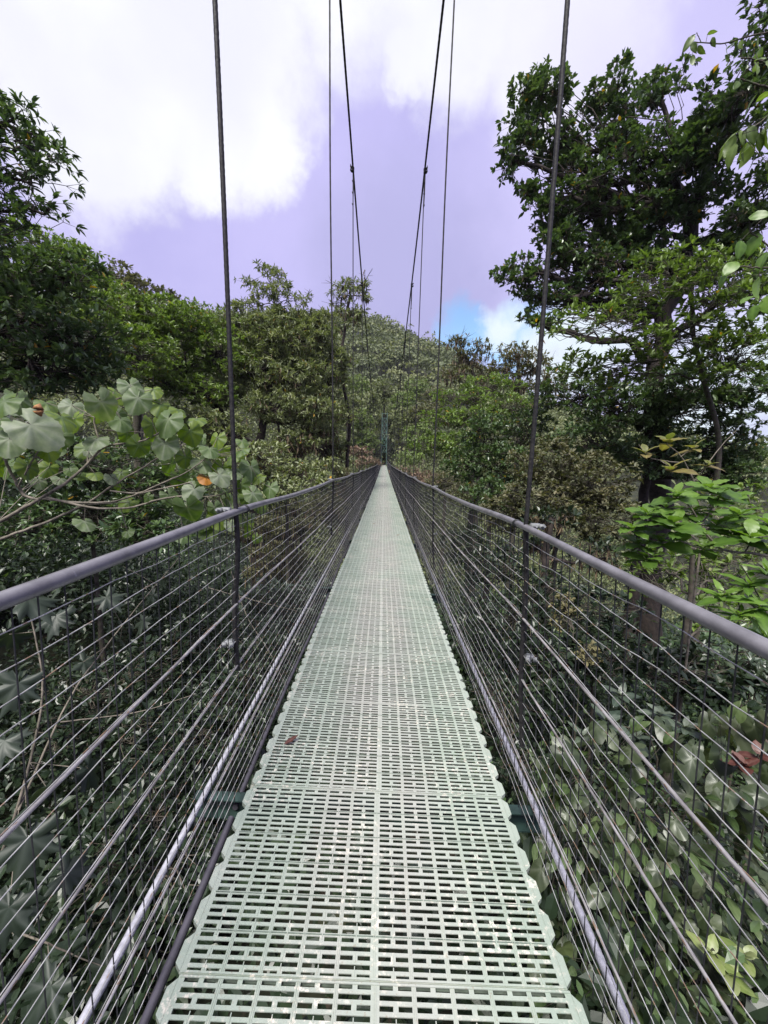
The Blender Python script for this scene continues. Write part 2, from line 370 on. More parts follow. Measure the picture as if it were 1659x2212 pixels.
def rosettes(tips, outd, k, L_, ar, tmpl, spread=1.0, updir=.35, jit=.25, tone=None):
    """k leaves round each twig tip"""
    n = len(tips); T = np.repeat(tips, k, 0); O = np.repeat(nrm(outd), k, 0)
    ax = nrm(O*.75 + rdir(n*k)*spread + np.array([0, 0, updir]))
    up = nrm(np.array([0, 0, 1.0]) + rdir(n*k)*.45 + O*.25)
    ln = L_*(1 + jit*RNG.normal(size=n*k)).clip(.45, 1.7)
    base = RNG.random(n*k)
    if tone is not None: base = (.55*base + .45*np.repeat(tone, k)); base = np.where(RNG.random(n*k) > .994, 1.0, base)
    return leaves(T + rdir(n*k)*L_*.15, ax, up, ln, ln*ar, tmpl, base)

# ------------------------------------------------------------------ terrain
def sst(x, a, b): t = np.clip((x-a)/(b-a), 0, 1); return t*t*(3-2*t)
def zt(x, y):
    x = np.asarray(x, float); y = np.asarray(y, float)
    base = -5.2 - 13*sst(y, 5, 38) + 15.2*sst(y, 46, 84)
    base = base + 2.9*sst(-y, -1, 7)
    left = .62*np.maximum(0, -x-5) - .012*np.maximum(0, -x-40)**1.5
    right = -.16*np.maximum(0, x-4) * (1 - sst(y, 60, 100))
    g = np.where(x > -25, np.exp(-((x+25)/105.0)**2), 1.0)
    hill = 70*sst(y, 84, 235)*g
    bumps = .5*np.sin(x*.7 + 1.3*np.sin(y*.33)) + .4*np.sin(y*.9 + x*.21) + 3.0*np.sin(x*.06+1)*np.sin(y*.045)*sst(y, 95, 160)
    left = np.minimum(left, 34)*(1 - sst(y, 90, 190))
    return base + left + right + hill + bumps - 30*sst(x, 60, 400) - 60*sst(y, 300, 900)
def grid_terrain():
    xs = np.unique(np.concatenate([np.linspace(-60, 60, 81), np.linspace(-780, -60, 30), np.linspace(60, 780, 30)]))
    ys = np.unique(np.concatenate([np.linspace(-60, -10, 8), np.linspace(-10, 90, 81), np.linspace(90, 300, 60), np.linspace(300, 1060, 20)]))
    X, Y = np.meshgrid(xs, ys); Z = zt(X, Y); nx = len(xs); ny = len(ys)
    i = np.arange(ny-1)[:, None]*nx; j = np.arange(nx-1)[None]
    Fq = np.stack([i+j, i+j+1, i+nx+j+1, i+nx+j], -1).reshape(-1, 4)
    obj('terrain', label='dark leaf-littered ground of the ravine and hillside under the forest', cat='ground', me=make_mesh('terrain', np.stack([X, Y, Z], -1).reshape(-1, 3), Fq, None, (m_ground,), smooth=True), kind='structure')
grid_terrain()

# ------------------------------------------------------------------ suspension bridge
ROT = obj('suspension_bridge', None, None, 'long narrow suspension footbridge with pale mint slotted deck, wire mesh sides and vinyl handrails', 'bridge')
def deck_z(y): return np.interp(y, [-6, 0, 1.5, 3.9, 8, 12, 22, 34, 46, 58, 70, 81], [-1.32, -1.335, -1.345, -1.39, -1.45, -1.50, -1.60, -1.65, -1.66, -1.62, -1.55, -1.47])
def tilt(y): return np.interp(y, [-6, 1.4, 4, 12, 25, 90], [.03, .035, .05, .03, 0, 0])      # fall to the right, m per m
def rail_p(s, y):
    y = np.asarray(y, float); x = np.where(s < 0, -.518, .505)*np.ones_like(y)
    z = deck_z(y) + 1.12 - tilt(y)*x*1.05
    z = z - .007*np.cos((y-1.34)*2*math.pi/2.6)*-1            # lifted at the hangers
    return np.stack([x, y, z], -1)
def side_p(s, y, q):                                          # q = 0 at the rail, 1 at deck edge
    a = rail_p(s, y); y = np.asarray(y, float)
    zb = deck_z(y) - .01 - tilt(y)*(s*.55)
    x = np.where(s < 0, -.518 - .035*q, .505 + .055*q)*np.ones_like(y)
    return np.stack([x, y, a[..., 2]*(1-q) + zb*q], -1)
HY = [1.34 + 2.6*k for k in range(-2, 30)]
CY = [-6, -3, 0, 2.5, 4.83, 6.54, 9.14, 15, 21.5, 30, 39, 48, 56, 63, 69, 74, 79.6]
CZ = [8.7, 7.5, 6.35, 5.5, 4.80, 4.33, 3.79, 2.85, 2.15, 1.78, 1.70, 2.45, 3.5, 4.7, 5.9, 7.3, 8.9]
def cable_p(s, y):
    y = np.asarray(y, float); z = np.interp(y, CY, CZ)
    zz = (np.interp(y-1.6, CY, CZ) + np.interp(y+1.6, CY, CZ) + z)/3
    z = np.where(y > 78, z, zz)
    return np.stack([np.interp(y, [-6, 6, 30, 80], [.565, .548, .54, .52])*s*np.ones_like(y), y, z], -1)

def deck_panel_mesh():                                        # .576 m long, 10 slot columns, 6 modules of 5 rows
    mb = MB(); PL = .576; T = .0028; cw = .0985; x0 = -.493; top = 0.0
    quads = []
    # top sheet as strips between slots, with slot walls
    def slab(xa, xb, ya, yb, za=-T, zb=0.0):
        mb.box(((xa+xb)/2, (ya+yb)/2, (za+zb)/2), ((xb-xa)/2, (yb-ya)/2, (zb-za)/2))
    mod = PL/6; rp = mod/5
    cols = []
    for c in range(10):
        xa = x0 + c*cw + (.0 if c < 5 else .0)
        cols.append((xa + .006, xa + cw - .006) if c not in (4, 5) else ((xa + .006, xa + cw - .011) if c == 4 else (xa + .011, xa + cw - .006)))
    sh = .0054                                               # half slot depth along y
    edges = [-.503] + [v for c in cols for v in c] + [.503]
    # longitudinal ribs, full length
    for k in range(0, len(edges), 2):
        slab(edges[k], edges[k+1], .0015, PL-.0015)
    # bars across, between slot rows
    ys = [m*mod + (r+.5)*rp for m in range(6) for r in range(5)]
    for c, (xa, xb) in enumerate(cols):
        prev = .0015
        for i, yy in enumerate(ys):
            slab(xa, xb, prev, yy - sh); prev = yy + sh
            if (i % 5) % 2 == 0:                             # short slots: a web in the middle
                xm = (xa+xb)/2; slab(xm - .0065, xm + .0065, yy - sh, yy + sh)
        slab(xa, xb, prev, PL-.0015)
    # raised thin ribs on top
    for c in range(10):
        xm = (cols[c][0] + cols[c][1])/2
        for m in range(6):
            slab(xm - .0012, xm + .0012, m*mod - .012 if m else .002, m*mod + rp*1.55, 0, .0016)
            if m < 5: slab(xm - .0012, xm + .0012, m*mod + rp*1.95, m*mod + rp*3.05, 0, .0016)
    for k in range(2, len(edges)-2, 2):
        xm = (edges[k] + edges[k+1])/2; slab(xm - .003, xm - .0018, .002, PL-.002, 0, .0016); slab(xm + .0018, xm + .003, .002, PL-.002, 0, .0016)
    slab(-.5, .5, PL-.007, PL-.0025, 0, .003); slab(-.5, .5, .0025, .007, 0, .003)
    # lips on both edges: six blunt teeth
    for s in (-1, 1):
        for m in range(6):
            ya = m*mod; e = .503*s; t = .522*s
            pts = [(e, ya + .006), (t, ya + .022), (t, ya + .070), (e, ya + .088)]
            v = [(x, y, 0.001) for x, y in pts] + [(x, y, -.016) for x, y in pts]
            mb.add(v, [[0, 1, 2, 3], [7, 6, 5, 4], [0, 4, 5, 1], [1, 5, 6, 2], [2, 6, 7, 3]])
    me = mb.mesh('deck_panel', m_deck, smooth=False)
    # grooves: darker lines between modules, a hair above the sheet
    return me
dp = deck_panel_mesh()
def groove_mesh():
    mb = MB()
    for m in range(1, 6): mb.box((0, m*.096, .0006), (.49, .0013, .0009))
    mb.box((0, .0, -.010), (.5, .0014, .008))
    return mb.mesh('groove', m_groove, smooth=False)
gm = groove_mesh()
y = -1.25 + .0; k = 0
first = True
rest_v = []; rest_f = []; nn = 0
dv = np.empty(len(dp.vertices)*3, np.float32); dp.vertices.foreach_get('co', dv); dv = dv.reshape(-1, 3)
df = np.array([p.vertices[:] for p in dp.polygons])
yy0 = .814 - .576*3
for k in range(140):
    ya = yy0 + .576*k
    if ya > 79.3: break
    a, b = deck_z(ya), deck_z(ya+.576); ym = ya + .29
    rx = math.atan2(b-a, .576); ry = math.atan(float(tilt(ym)))
    R = Matrix.Rotation(ry, 4, 'Y') @ Matrix.Rotation(rx, 4, 'X')
    jx = (random.random()-.5)*.006; jz = (random.random()-.5)*.003
    if k < 99:
        o = obj('deck_panel', dp, ROT); o.matrix_local = Matrix.Translation((jx, ya, a+jz)) @ R
        if k < 22:
            g = obj('groove', gm, o)
    else:
        Rm = np.array(R.to_3x3()); rest_v.append(dv @ Rm.T + np.array([jx, ya, a+jz])); rest_f.append(df + nn); nn += len(dv)
obj('deck_panel', make_mesh('deck_far', np.vstack(rest_v), np.vstack(rest_f), None, (m_deck,)), ROT, kind='stuff', label='far end of the mint deck running up to the tower')

def rail_mesh(s):
    mb = MB(); ys = np.concatenate([np.arange(-1.5, 12, .1), np.arange(12, 81.5, .65)])
    p = rail_p(s, ys); p[:, 2] += .0015*np.sin(ys*5.3); rr = .0125 + .0008*np.sin(ys*3.1+s)
    mb.tube(p, rr, 14); return mb.mesh('handrail', m_rail)
for s in (-1, 1):
    h = obj('handrail', rail_mesh(s), ROT)
    for yj in HY[1:9]:
        mb = MB(); a = np.linspace(0, 4*math.pi, 33); q = rail_p(s, yj + .09)
        mb.tube(np.stack([q[0] + .0147*np.cos(a), yj + .082 + .018*a/(4*math.pi), q[2] + .0147*np.sin(a)], -1), .0022, 5)
        obj('tie_band', mb.mesh('tie_band', m_wired), h)
    # main cable
    ys = np.concatenate([np.arange(-6, 8, .02), np.arange(8, 79.61, .4)]) 
    mb = MB(); mb.tube(cable_p(s, ys), .0135, 12, lobes=6, twist=18)
    obj('main_cable', mb.mesh('main_cable', m_cable), ROT)
    # back stay beyond the far tower
    mb = MB(); mb.tube([(s*.5, 79.6, 8.9), (s*.5, 92, 2.0)], .0135, 6); obj('back_stay', mb.mesh('back_stay', m_cable), ROT)
    # thick silver cable lying on the cross beams
    ys = np.concatenate([np.arange(-1.3, 4.2, .0075), np.arange(4.2, 80, .5)])
    zz = deck_z(ys) - .005 - tilt(ys)*s*.64
    mb = MB(); mb.tube(np.stack([np.full_like(ys, s*(.685 if s < 0 else .625)), ys, zz], -1), .0115, 18, lobes=7, twist=60); obj('floor_cable', mb.mesh('floor_cable', m_silver), ROT)
# black pipe on the left of the deck
ys = np.concatenate([np.arange(-1, 1.36, .1)]); mb = MB()
mb.tube(np.stack([-.565 + .004*np.sin(ys*2), ys, deck_z(ys) - .035 + .004*np.sin(ys*4)], -1), .0125, 12)
ys2 = np.arange(1.36, 79, .45); mb.tube(np.stack([-.575 + .01*np.sin(ys2*2.1), ys2, deck_z(ys2) - .06 + .01*np.sin(ys2*1.7)], -1), .0115, 8)
obj('edge_pipe', mb.mesh('edge_pipe', m_pipe), ROT)

def clip(mb, c, s=1.0):                                      # wire rope clip: saddle, two threaded legs with nuts
    c = np.array(c, float)
    mb.box(c, (.012*s, .010*s, .006*s)); 
    for d in (-1, 1):
        mb.tube([c + [d*.011*s, 0, -.004*s], c + [d*.011*s, -.035*s, .004*s]], .0035*s, 6); mb.box(c + [d*.011*s, -.014*s, 0], (.0065*s, .004*s, .0065*s))
    mb.tube([c + [-.011*s, 0, 0], c + [-.009*s, .014*s, 0], c + [0, .02*s, 0], c + [.009*s, .014*s, 0], c + [.011*s, 0, 0]], .0035*s, 6)
for i, yh in enumerate(HY):
    for s in (-1, 1):
        top = cable_p(s, yh); rp_ = rail_p(s, yh); bot = side_p(s, yh, .52 if s < 0 else .75)
        off = np.array([s*.0, 0, 0])
        mb = MB(); near = i in (2, 3); sd_ = 12 if near else 6
        n1 = int(max(3, (top[2]-rp_[2])/(.01 if i == 2 else (.03 if near else .6))))
        tt = np.linspace(0, 1, n1)[:, None]; seg = rp_*(1-tt) + top*tt
        seg[:, 0] += .004*np.sin(np.linspace(0, 9, n1)) * (1 if near else 0)
        rr_ = .0072 if i != 2 else .0075
        mb.tube(seg, rr_, sd_, lobes=6 if near else 0, twist=45)
        h = obj('hanger', mb.mesh('hanger', m_cable), ROT)
        mb = MB(); n2 = 2 if i > 6 else 14; tt = np.linspace(0, 1, n2)[:, None]; seg = (rp_+[0, .0, 0])*(1-tt) + bot*tt; seg[:, 0] += (.006*np.sin(np.linspace(0, 7, n2)) if n2 > 2 else 0)
        mb.tube(seg, .0095, 8 if i < 8 else 5); obj('hanger_sleeve', mb.mesh('hanger_sleeve', m_cable), h)
        if i < 9:
            mb = MB(); clip(mb, rp_ + [s*.024, -.028, .012], 1.25); obj('rope_clip', mb.mesh('rope_clip', m_bolt), h)
            mb = MB(); clip(mb, side_p(s, yh, .42) + [s*.018, -.02, 0], 1.2); obj('rope_clip', mb.mesh('rope_clip', m_bolt), h)
            mb = MB()
            for dz in (0, .05): mb.box(top + [0, -dz*.3, -dz*.9], (.02, .012, .012)); clip(mb, top + [s*.014, -.02, -dz], 1.5)
            for dz in (.18, .34, .5): clip(mb, top + [0, 0, -dz], .8)
            mb.tube([top + [.009, 0, 0], top + [.008, 0, -.3], top + [.001, 0, -.52]], .006, 6)
            obj('cable_clamp', mb.mesh('cable_clamp', m_cable), h)
    # cross beam: a green channel under the deck, sticking out on both sides
    zb = float(deck_z(yh)) ; t_ = float(tilt(yh)); xl, xr = -.73, .67
    mb = MB(); A = np.array([xl, yh+.02, zb - .020 - t_*xl]); B = np.array([xr, yh+.02, zb - .020 - t_*xr])
    mb.bar(A - [0, 0, .004], B - [0, 0, .004], .042, .005); mb.bar(A + [0, .018, -.042], B + [0, .018, -.042], .005, .078); mb.bar(A - [0, 0, .080], B - [0, 0, .080], .042, .005)
    obj('cross_beam', mb.mesh('cross_beam', m_green, smooth=False), ROT)

# wire mesh panels between hangers, with light horizontals and dark verticals, plus the strands
NW = 23
for i in range(len(HY)-1):
    ya, yb = HY[i], HY[i+1]; near = i <= 4
    for s in (-1, 1):
        mb = MB(); mv = MB(); ms_ = MB()
        st = .052 if near else (.13 if i < 9 else .65)
        ys = np.arange(ya, yb + .001, (yb-ya)/round((yb-ya)/st))
        for w in range(1, NW+1):
            q = w/(NW+.8)
            thick = w in (7, 12, 19)
            ph = RNG.random()*6
            p = side_p(s, ys, q); amp = .0045 if near else .002
            wob = amp*(np.sin(ys*7.1 + ph) + .6*np.sin(ys*17 + 2*ph)) + RNG.normal(size=len(ys))*amp*.25
            fix = np.minimum(1, np.minimum(ys-ya, yb-ys)/.15)
            p[:, 2] += wob*fix; p[:, 0] += .5*wob*fix
            if not near: p[:, 2] += 0
            mb.tube(p, (.00105 if near else .0014), 5 if near else 3, rnd=RNG.random(), cap=False)
            if thick:
                ysr = np.arange(ya, yb+.001, .012) if i in (1, 2) else np.arange(ya, yb+.001, .26)
                pr = side_p(s, ysr, q); pr[:, 0] += s*-.006; rr = {7: .0036, 12: .0029, 19: .0029}[w]
                ms_.tube(pr, rr, 12 if i in (1, 2) else 5, lobes=6 if i in (1, 2) else 0, twist=70, cap=False)
        o = obj('mesh_wires', mb.mesh('mesh_wires', m_wire), ROT)
        step = .05 if i < 12 else .1
        yv = np.arange(ya + step/2, yb, step)
        for v in yv:
            v = v + RNG.normal()*.003; qs = np.linspace(.0, 1.0, 9 if near else 3)
            p = side_p(s, np.full(len(qs), v), qs)
            if near: p[:, 1] += np.cumsum(RNG.normal(size=len(qs)))*.0018; p[:, 0] += s*.003
            mv.tube(p, .0016 if near else .0014, 4 if near else 3, cap=False)
        obj('mesh_stays', mv.mesh('mesh_stays', m_wired), o)
        obj('side_strands', ms_.mesh('side_strands', m_strand), o)
# far tower of green lattice steel, part of the bridge
mb = MB(); TY = 80.0; tb = -6.0; ttop = 8.95
for s in (-1, 1):
    for dy in (0, .9):
        mb.bar((s*.52, TY+dy, tb), (s*.52, TY+dy, ttop), .13, .13)
    for z in np.arange(-1, 8.9, 1.2):
        mb.bar((s*.52, TY, z), (s*.52, TY+.9, z+1.2), .04, .04); mb.bar((s*.52, TY+.9, z), (s*.52, TY, z+1.2), .04, .04)
zz = [1.2, 2.5, 3.8, 5.2, 6.6, 8.0]
for z0, z1 in zip(zz[:-1], zz[1:]):
    mb.bar((-.5, TY-.02, z0), (.5, TY-.02, z1), .06, .06); mb.bar((.5, TY-.05, z0), (-.5, TY-.05, z1), .06, .06)
for z0 in zz + [8.9]: mb.bar((-.5, TY, z0), (.5, TY, z0), .08, .08)
obj('tower', mb.mesh('tower', m_tower, smooth=False), ROT)
mb = MB(); mb.box((0, 80.7, -1.50), (.8, 1.0, .06)); mb.box((0, 82.4, -1.46), (.7, 1.1, .12)); obj('landing', mb.mesh('landing', m_green, smooth=False), ROT)

# ------------------------------------------------------------------ trees
def limb(mb, a, b, ra, rb, sag=.12, n=9, sides=6, wig=.05, rnd=.5):
    a = np.asarray(a, float); b = np.asarray(b, float); l = np.linalg.norm(b-a)
    t = np.linspace(0, 1, n)[:, None]
    p = a*(1-t) + b*t; p[:, 2] += (sag*l*np.sin(math.pi*t[:, 0])*-1)
    w = np.cumsum(RNG.normal(size=(n, 3)), 0)*wig*l/n; w -= w[0]; w -= t*w[-1]; p += w
    mb.tube(p, ra*(1-t[:, 0]) + rb*t[:, 0], sides, rnd); return p
def blob_px(b):
    x, y, d, rx, ry = b[:5]; c = P(x, y, d); k = np.linalg.norm(c)/np.linalg.norm(ray(x, y))/FPX
    k = d/FPX/ray(x, y)[1]
    return c, np.array([rx*k, (b[5]*k if len(b) > 5 else (rx+ry)*.5*k), ry*k])
def tree(name, label, cat, blobs, trunk, leafL, ar, mat, bark, cov=4.0, rtrunk=.15, clump=.3, flat=.6, k=6, tmpl=None, group=None,
         limbs=True, twigs=True, updir=.35, spread=1.0, moss=0, shell=.45, basez=None, limb_r=.35, bare=0, mossdrop=.5, cmode=1.0):
    """blobs: pixel ellipses at a distance; trunk: list of (x, y, d) pixels from top to bottom, carried on down to the ground"""
    tmpl = tmpl or TM
    if len(trunk) and len(trunk[0]) == 3: tp = [P(*q) for q in trunk][::-1]
    g = np.array([tp[0][0]*1.0, tp[0][1], float(zt(tp[0][0], tp[0][1])) - .25])
    if tp[0][2] > g[2] + .3: tp = [g] + tp
    else: g = tp[0].copy()
    root = obj(name, None, None, label, cat, group, loc=tuple(g))
    tp = np.array(tp) - g
    # smooth trunk
    t0 = np.concatenate([[0], np.cumsum(np.linalg.norm(np.diff(tp, axis=0), axis=1))]); tt = np.linspace(0, t0[-1], 24)
    trp = np.stack([np.interp(tt, t0, tp[:, i]) for i in range(3)], -1)
    trp[1:-1] = (trp[:-2] + trp[1:-1]*2 + trp[2:])/4
    trp += np.concatenate([[[0, 0, 0]], RNG.normal(size=(23, 3))*rtrunk*.18])
    rr = rtrunk*(1.35 - .8*np.linspace(0, 1, 24)**.8)
    wood = MB(); wood.tube(trp, rr, 9)
    tips = []; outs = []; tones = []; cen = []
    for b in blobs:
        c, r = blob_px(b); c = c - g
        area = math.pi*r[0]*r[2]
        nleaf = cov*area/(.62*leafL*leafL*ar)
        rc = max(clump*min(r), leafL*1.6); 
        ncl = max(3, int(1.9*(r[0]*r[1]*r[2])/(rc**3*flat)*.42 + 2)); ncl = min(ncl, 90)
        ntip = max(2, int(nleaf/k/ncl))
        u = rdir(ncl); q = (shell + (1-shell)*RNG.random(ncl)**.7)[:, None]; cc = c + u*q*r
        if limbs:
            j = np.argmin(np.linalg.norm(trp[8:] - c, axis=1) + .8*np.maximum(0, trp[8:, 2]-c[2])) + 8
            lp = limb(wood, trp[j], c + u[0]*r*.2, rr[j]*.5, max(.008, rr[j]*.25), -.02, 10, 7, .35)
            for ci in range(ncl):
                jj = RNG.integers(3, 10)
                limb(wood, lp[jj], cc[ci], max(.007, rr[j]*.13), .005 + .0006*leafL, .03, 6, 4, .55)
        rcs = rc*(.7 + .6*RNG.random(ncl))
        tone = RNG.random(ncl)
        CC = np.repeat(cc, ntip, 0); RC = np.repeat(rcs, ntip)[:, None]
        dd = rdir(len(CC)); dd[:, 2] = np.abs(dd[:, 2])*.85 - .25*RNG.random(len(CC))
        tip = CC + dd*RC*np.array([1, 1, flat])*(.35 + .65*RNG.random((len(CC), 1))**.5)
        tips.append(tip); outs.append(nrm(tip - CC)); tones.append(np.repeat(tone, ntip)); cen.append(CC)
    tips = np.vstack(tips); outs = np.vstack(outs); tones = np.concatenate(tones); cen = np.vstack(cen)
    if twigs: wood.cones(cen, tips, .0035 + .012*leafL, .002 + .006*leafL)
    if bare:
        n = bare; id_ = RNG.integers(0, len(tips), n); a = tips[id_]; b = a + nrm(outs[id_] + rdir(n)*.6 + [0, 0, .5])*(.25 + .5*RNG.random((n, 1)))*leafL*5
        wood.cones(a, b, .02, .006); b2 = np.repeat(b, 2, 0); wood.cones(np.repeat((a+b)/2, 2, 0), b2 + rdir(2*n)*leafL*1.5, .01, .004)
    obj('trunk', wood.mesh('trunk', bark), root)
    obj('crown', leaf_mesh('crown', [rosettes(tips, outs, k, leafL, ar, tmpl, spread, updir, tone=tones)], mat), root)
    if moss:
        n = moss; allp = np.vstack(wood.v); sel = allp[RNG.integers(0, len(allp), n)]
        sel = sel[(sel[:, 2] > .25*allp[:, 2].max())]; n = len(sel)
        dr = np.stack([RNG.normal(size=n)*.25, RNG.normal(size=n)*.25, -np.ones(n)], -1)
        obj('moss', leaf_mesh('moss', [leaves(sel, dr, rdir(n), mossdrop*(.4 + RNG.random(n)), mossdrop*.22, TS, RNG.random(n))], m_moss), root, kind='stuff')
    return root

# --- right side
tree('broadleaf_tree', 'tall spreading dark-leaved tree towering over the right side of the bridge', 'tree',
     [(1185, 260, 12, 80, 85), (1105, 335, 12, 42, 48), (1160, 200, 12.3, 34, 34), (1320, 270, 12.5, 95, 75), (1430, 205, 12.5, 50, 42), (1290, 400, 12, 110, 80), (1185, 440, 11.8, 50, 40),
      (1125, 590, 11.5, 66, 36), (1215, 540, 11.8, 70, 38), (1290, 590, 12, 110, 48), (1170, 690, 11.5, 52, 24), (1420, 480, 12, 110, 85), (1530, 320, 11, 85, 120), (1610, 190, 10, 80, 130), (1620, 470, 10.5, 80, 110), (1400, 350, 12, 90, 60), (1350, 660, 12, 90, 30), (1210, 340, 12.3, 70, 60), (1190, 500, 12, 50, 32), (1250, 480, 12.3, 70, 50), (1330, 530, 12.3, 90, 50), (1230, 650, 11.8, 70, 26), (1480, 420, 11.5, 80, 60), (1560, 570, 11, 90, 60), (1640, 620, 10, 60, 70), (1420, 570, 12, 90, 45), (1140, 420, 12, 30, 34), (1160, 640, 11.7, 60, 26)],
     [(1500, 470, 12), (1480, 560, 12), (1450, 660, 12), (1420, 780, 12), (1408, 890, 12), (1440, 1000, 12)], .135, .5, m_l_dark, m_barkd, cov=4.0, rtrunk=.34, clump=.42, flat=.95, k=6, updir=.45, spread=1.1, shell=.15, moss=3500, mossdrop=.12)
tree('broadleaf_tree', 'fresh green small-leaved tree in front of the tall dark tree on the right', 'tree',
     [(1270, 700, 8.5, 105, 30), (1420, 620, 8.5, 120, 58), (1560, 620, 8, 90, 80), (1450, 740, 8.5, 140, 60), (1600, 770, 8, 80, 75), (1330, 800, 9, 90, 40), (1240, 790, 9.2, 60, 30), (1490, 560, 8.5, 70, 22)],
     [(1490, 620, 8.5), (1495, 740, 8.6), (1530, 860, 8.7), (1560, 950, 8.8)], .12, .40, m_l_mid, m_bark, cov=3.1, rtrunk=.07, clump=.3, flat=.55, k=7, updir=.55, spread=.8)
tree('shade_tree', 'dense shadowy tree with dull leaves under the tall dark tree', 'tree',
     [(1240, 855, 12, 95, 42), (1340, 890, 11.5, 110, 60), (1470, 900, 11, 110, 80), (1570, 960, 10.5, 60, 80), (1600, 1020, 10, 55, 55), (1620, 850, 9.5, 60, 60), (1500, 830, 10, 90, 50), (1420, 990, 10.5, 110, 50), (1280, 960, 11, 100, 45)],
     [(1400, 880, 11.5), (1400, 1000, 11.5)], .13, .42, m_l_dark, m_barkd, cov=4.5, rtrunk=.18, clump=.34, k=6)
tree('flowering_bush', 'bush with buff flower heads behind the right handrail', 'bush',
     [(1190, 1000, 9, 90, 55), (1275, 1040, 8.5, 85, 60), (1170, 1080, 8.5, 95, 55), (1300, 1120, 8, 80, 60), (1090, 1110, 9, 60, 45)],
     [(1220, 1090, 8.8), (1200, 1180, 9)], .085, .5, m_l_olive, m_bark, cov=4.5, rtrunk=.08, clump=.3, k=7)
tree('glossy_bush', 'glossy dark bush right of the far deck, lit on top', 'bush',
     [(1050, 950, 13, 52, 65), (1095, 1010, 12.5, 65, 55), (1010, 1010, 13, 52, 40), (1140, 930, 13, 60, 45), (1060, 1075, 11, 60, 40)],
     [(1060, 1010, 13), (1060, 1100, 13)], .13, .4, m_l_dark, m_barkd, cov=4.5, rtrunk=.09, clump=.3, k=7, updir=.5)
tree('layered_tree', 'tree with flat layered green foliage just right of the bridge span', 'tree',
     [(1000, 860, 24, 72, 22), (1060, 835, 25, 70, 25), (960, 905, 24, 60, 22), (1030, 905, 23, 80, 26), (1110, 880, 24, 60, 30), (930, 960, 24, 52, 26), (990, 960, 22, 60, 30)],
     [(1030, 850, 24), (1035, 960, 24)], .2, .4, m_l_mid, m_bark, cov=4, rtrunk=.2, clump=.45, flat=.32, k=6, moss=150, mossdrop=.4)
tree('mossy_tree', 'gnarled half-bare tree hung with brown moss against the blue gap in the sky', 'tree',
     [(985, 750, 28, 26, 22), (1010, 785, 28, 34, 22), (1040, 755, 28, 20, 22), (1045, 810, 28, 34, 20), (985, 810, 27, 30, 20)],
     [(1015, 780, 28), (1030, 840, 28)], .22, .4, m_l_olive, m_bark, cov=2.4, rtrunk=.2, clump=.4, k=5, moss=500, mossdrop=.4, bare=90)
tree('mossy_tree', 'gnarled mossy tree with wider brown crown crossed by the right near hanger', 'tree',
     [(1115, 765, 27, 45, 24), (1095, 800, 27, 40, 20), (1160, 790, 27, 38, 22), (1190, 830, 26, 40, 20), (1125, 830, 27, 45, 18)],
     [(1120, 780, 27), (1125, 870, 27)], .22, .4, m_l_olive, m_bark, cov=3.2, rtrunk=.22, clump=.4, k=5, moss=500, mossdrop=.4, bare=70)
tree('small_tree', 'small dark-trunked tree seen through the mesh under the right handrail', 'tree',
     [(1190, 1130, 7, 50, 30), (1300, 1200, 7, 60, 38), (1160, 1180, 7.5, 40, 30)],
     [(1190, 1120, 7), (1175, 1210, 7), (1180, 1300, 7)], .12, .42, m_l_under, m_barkd, cov=2.0, rtrunk=.10, clump=.3, k=6, moss=500, mossdrop=.15)
for lab, bl, mt_, lf in [
    ('pale rust-flowered bush right beside the far part of the deck', [(880, 1022, 34, 42, 14), (925, 1035, 30, 38, 16)], m_l_pink, .2),
    ('pink-topped bush left beside the far part of the deck', [(775, 975, 36, 34, 12), (795, 1000, 34, 30, 14)], m_l_pink, .2),
    ('light green shrub beside the mesh right of the far tower', [(885, 990, 45, 34, 16)], m_l_farb, .3),
    ('yellowish green tree right of the far tower above the shrubs', [(905, 940, 50, 34, 26), (940, 955, 46, 26, 20)], m_l_farb, .3),
    ('brownish green bush at the foot of the layered tree', [(960, 1040, 20, 45, 25), (1000, 1065, 17, 40, 25)], m_l_olive, .14)]:
    x0, y0, d0 = bl[0][:3]
    tree('bush', lab, 'bush', bl, [(x0, y0, d0), (x0+1, y0+30, d0)], lf, .5, mt_, m_bark, cov=4.5, rtrunk=.12, clump=.35, flat=.45, k=6, tmpl=TS)

# --- left side
tree('overhanging_tree', 'dark backlit tree reaching in at the upper left edge', 'tree',
     [(10, 250, 7, 45, 60), (70, 300, 7, 65, 48), (-40, 380, 7, 100, 90), (70, 400, 7, 72, 45), (20, 480, 7.2, 90, 40), (-60, 250, 7, 70, 90), (100, 335, 7, 42, 30), (-90, 520, 7, 90, 60), (105, 455, 7, 40, 24)],
     [(-90, 330, 7), (-120, 480, 7), (-140, 620, 7.2)], .13, .33, m_l_dark, m_barkd, cov=2.1, rtrunk=.13, clump=.34, k=7, spread=.8, updir=.0, tmpl=TM)
tree('laurel_tree', 'dense deep green laurel tree filling the left edge above the heart-leaved plant', 'tree',
     [(40, 600, 9, 120, 75), (150, 620, 9.5, 85, 70), (60, 720, 8.6, 140, 80), (190, 740, 9, 85, 70), (90, 800, 8.4, 130, 60), (-40, 680, 8.5, 90, 120), (215, 810, 9, 60, 40)],
     [(-20, 640, 9.2), (-40, 760, 9.4), (-50, 900, 9.5)], .15, .42, m_l_dark, m_barkd, cov=4.0, rtrunk=.2, clump=.3, k=7, updir=.3)
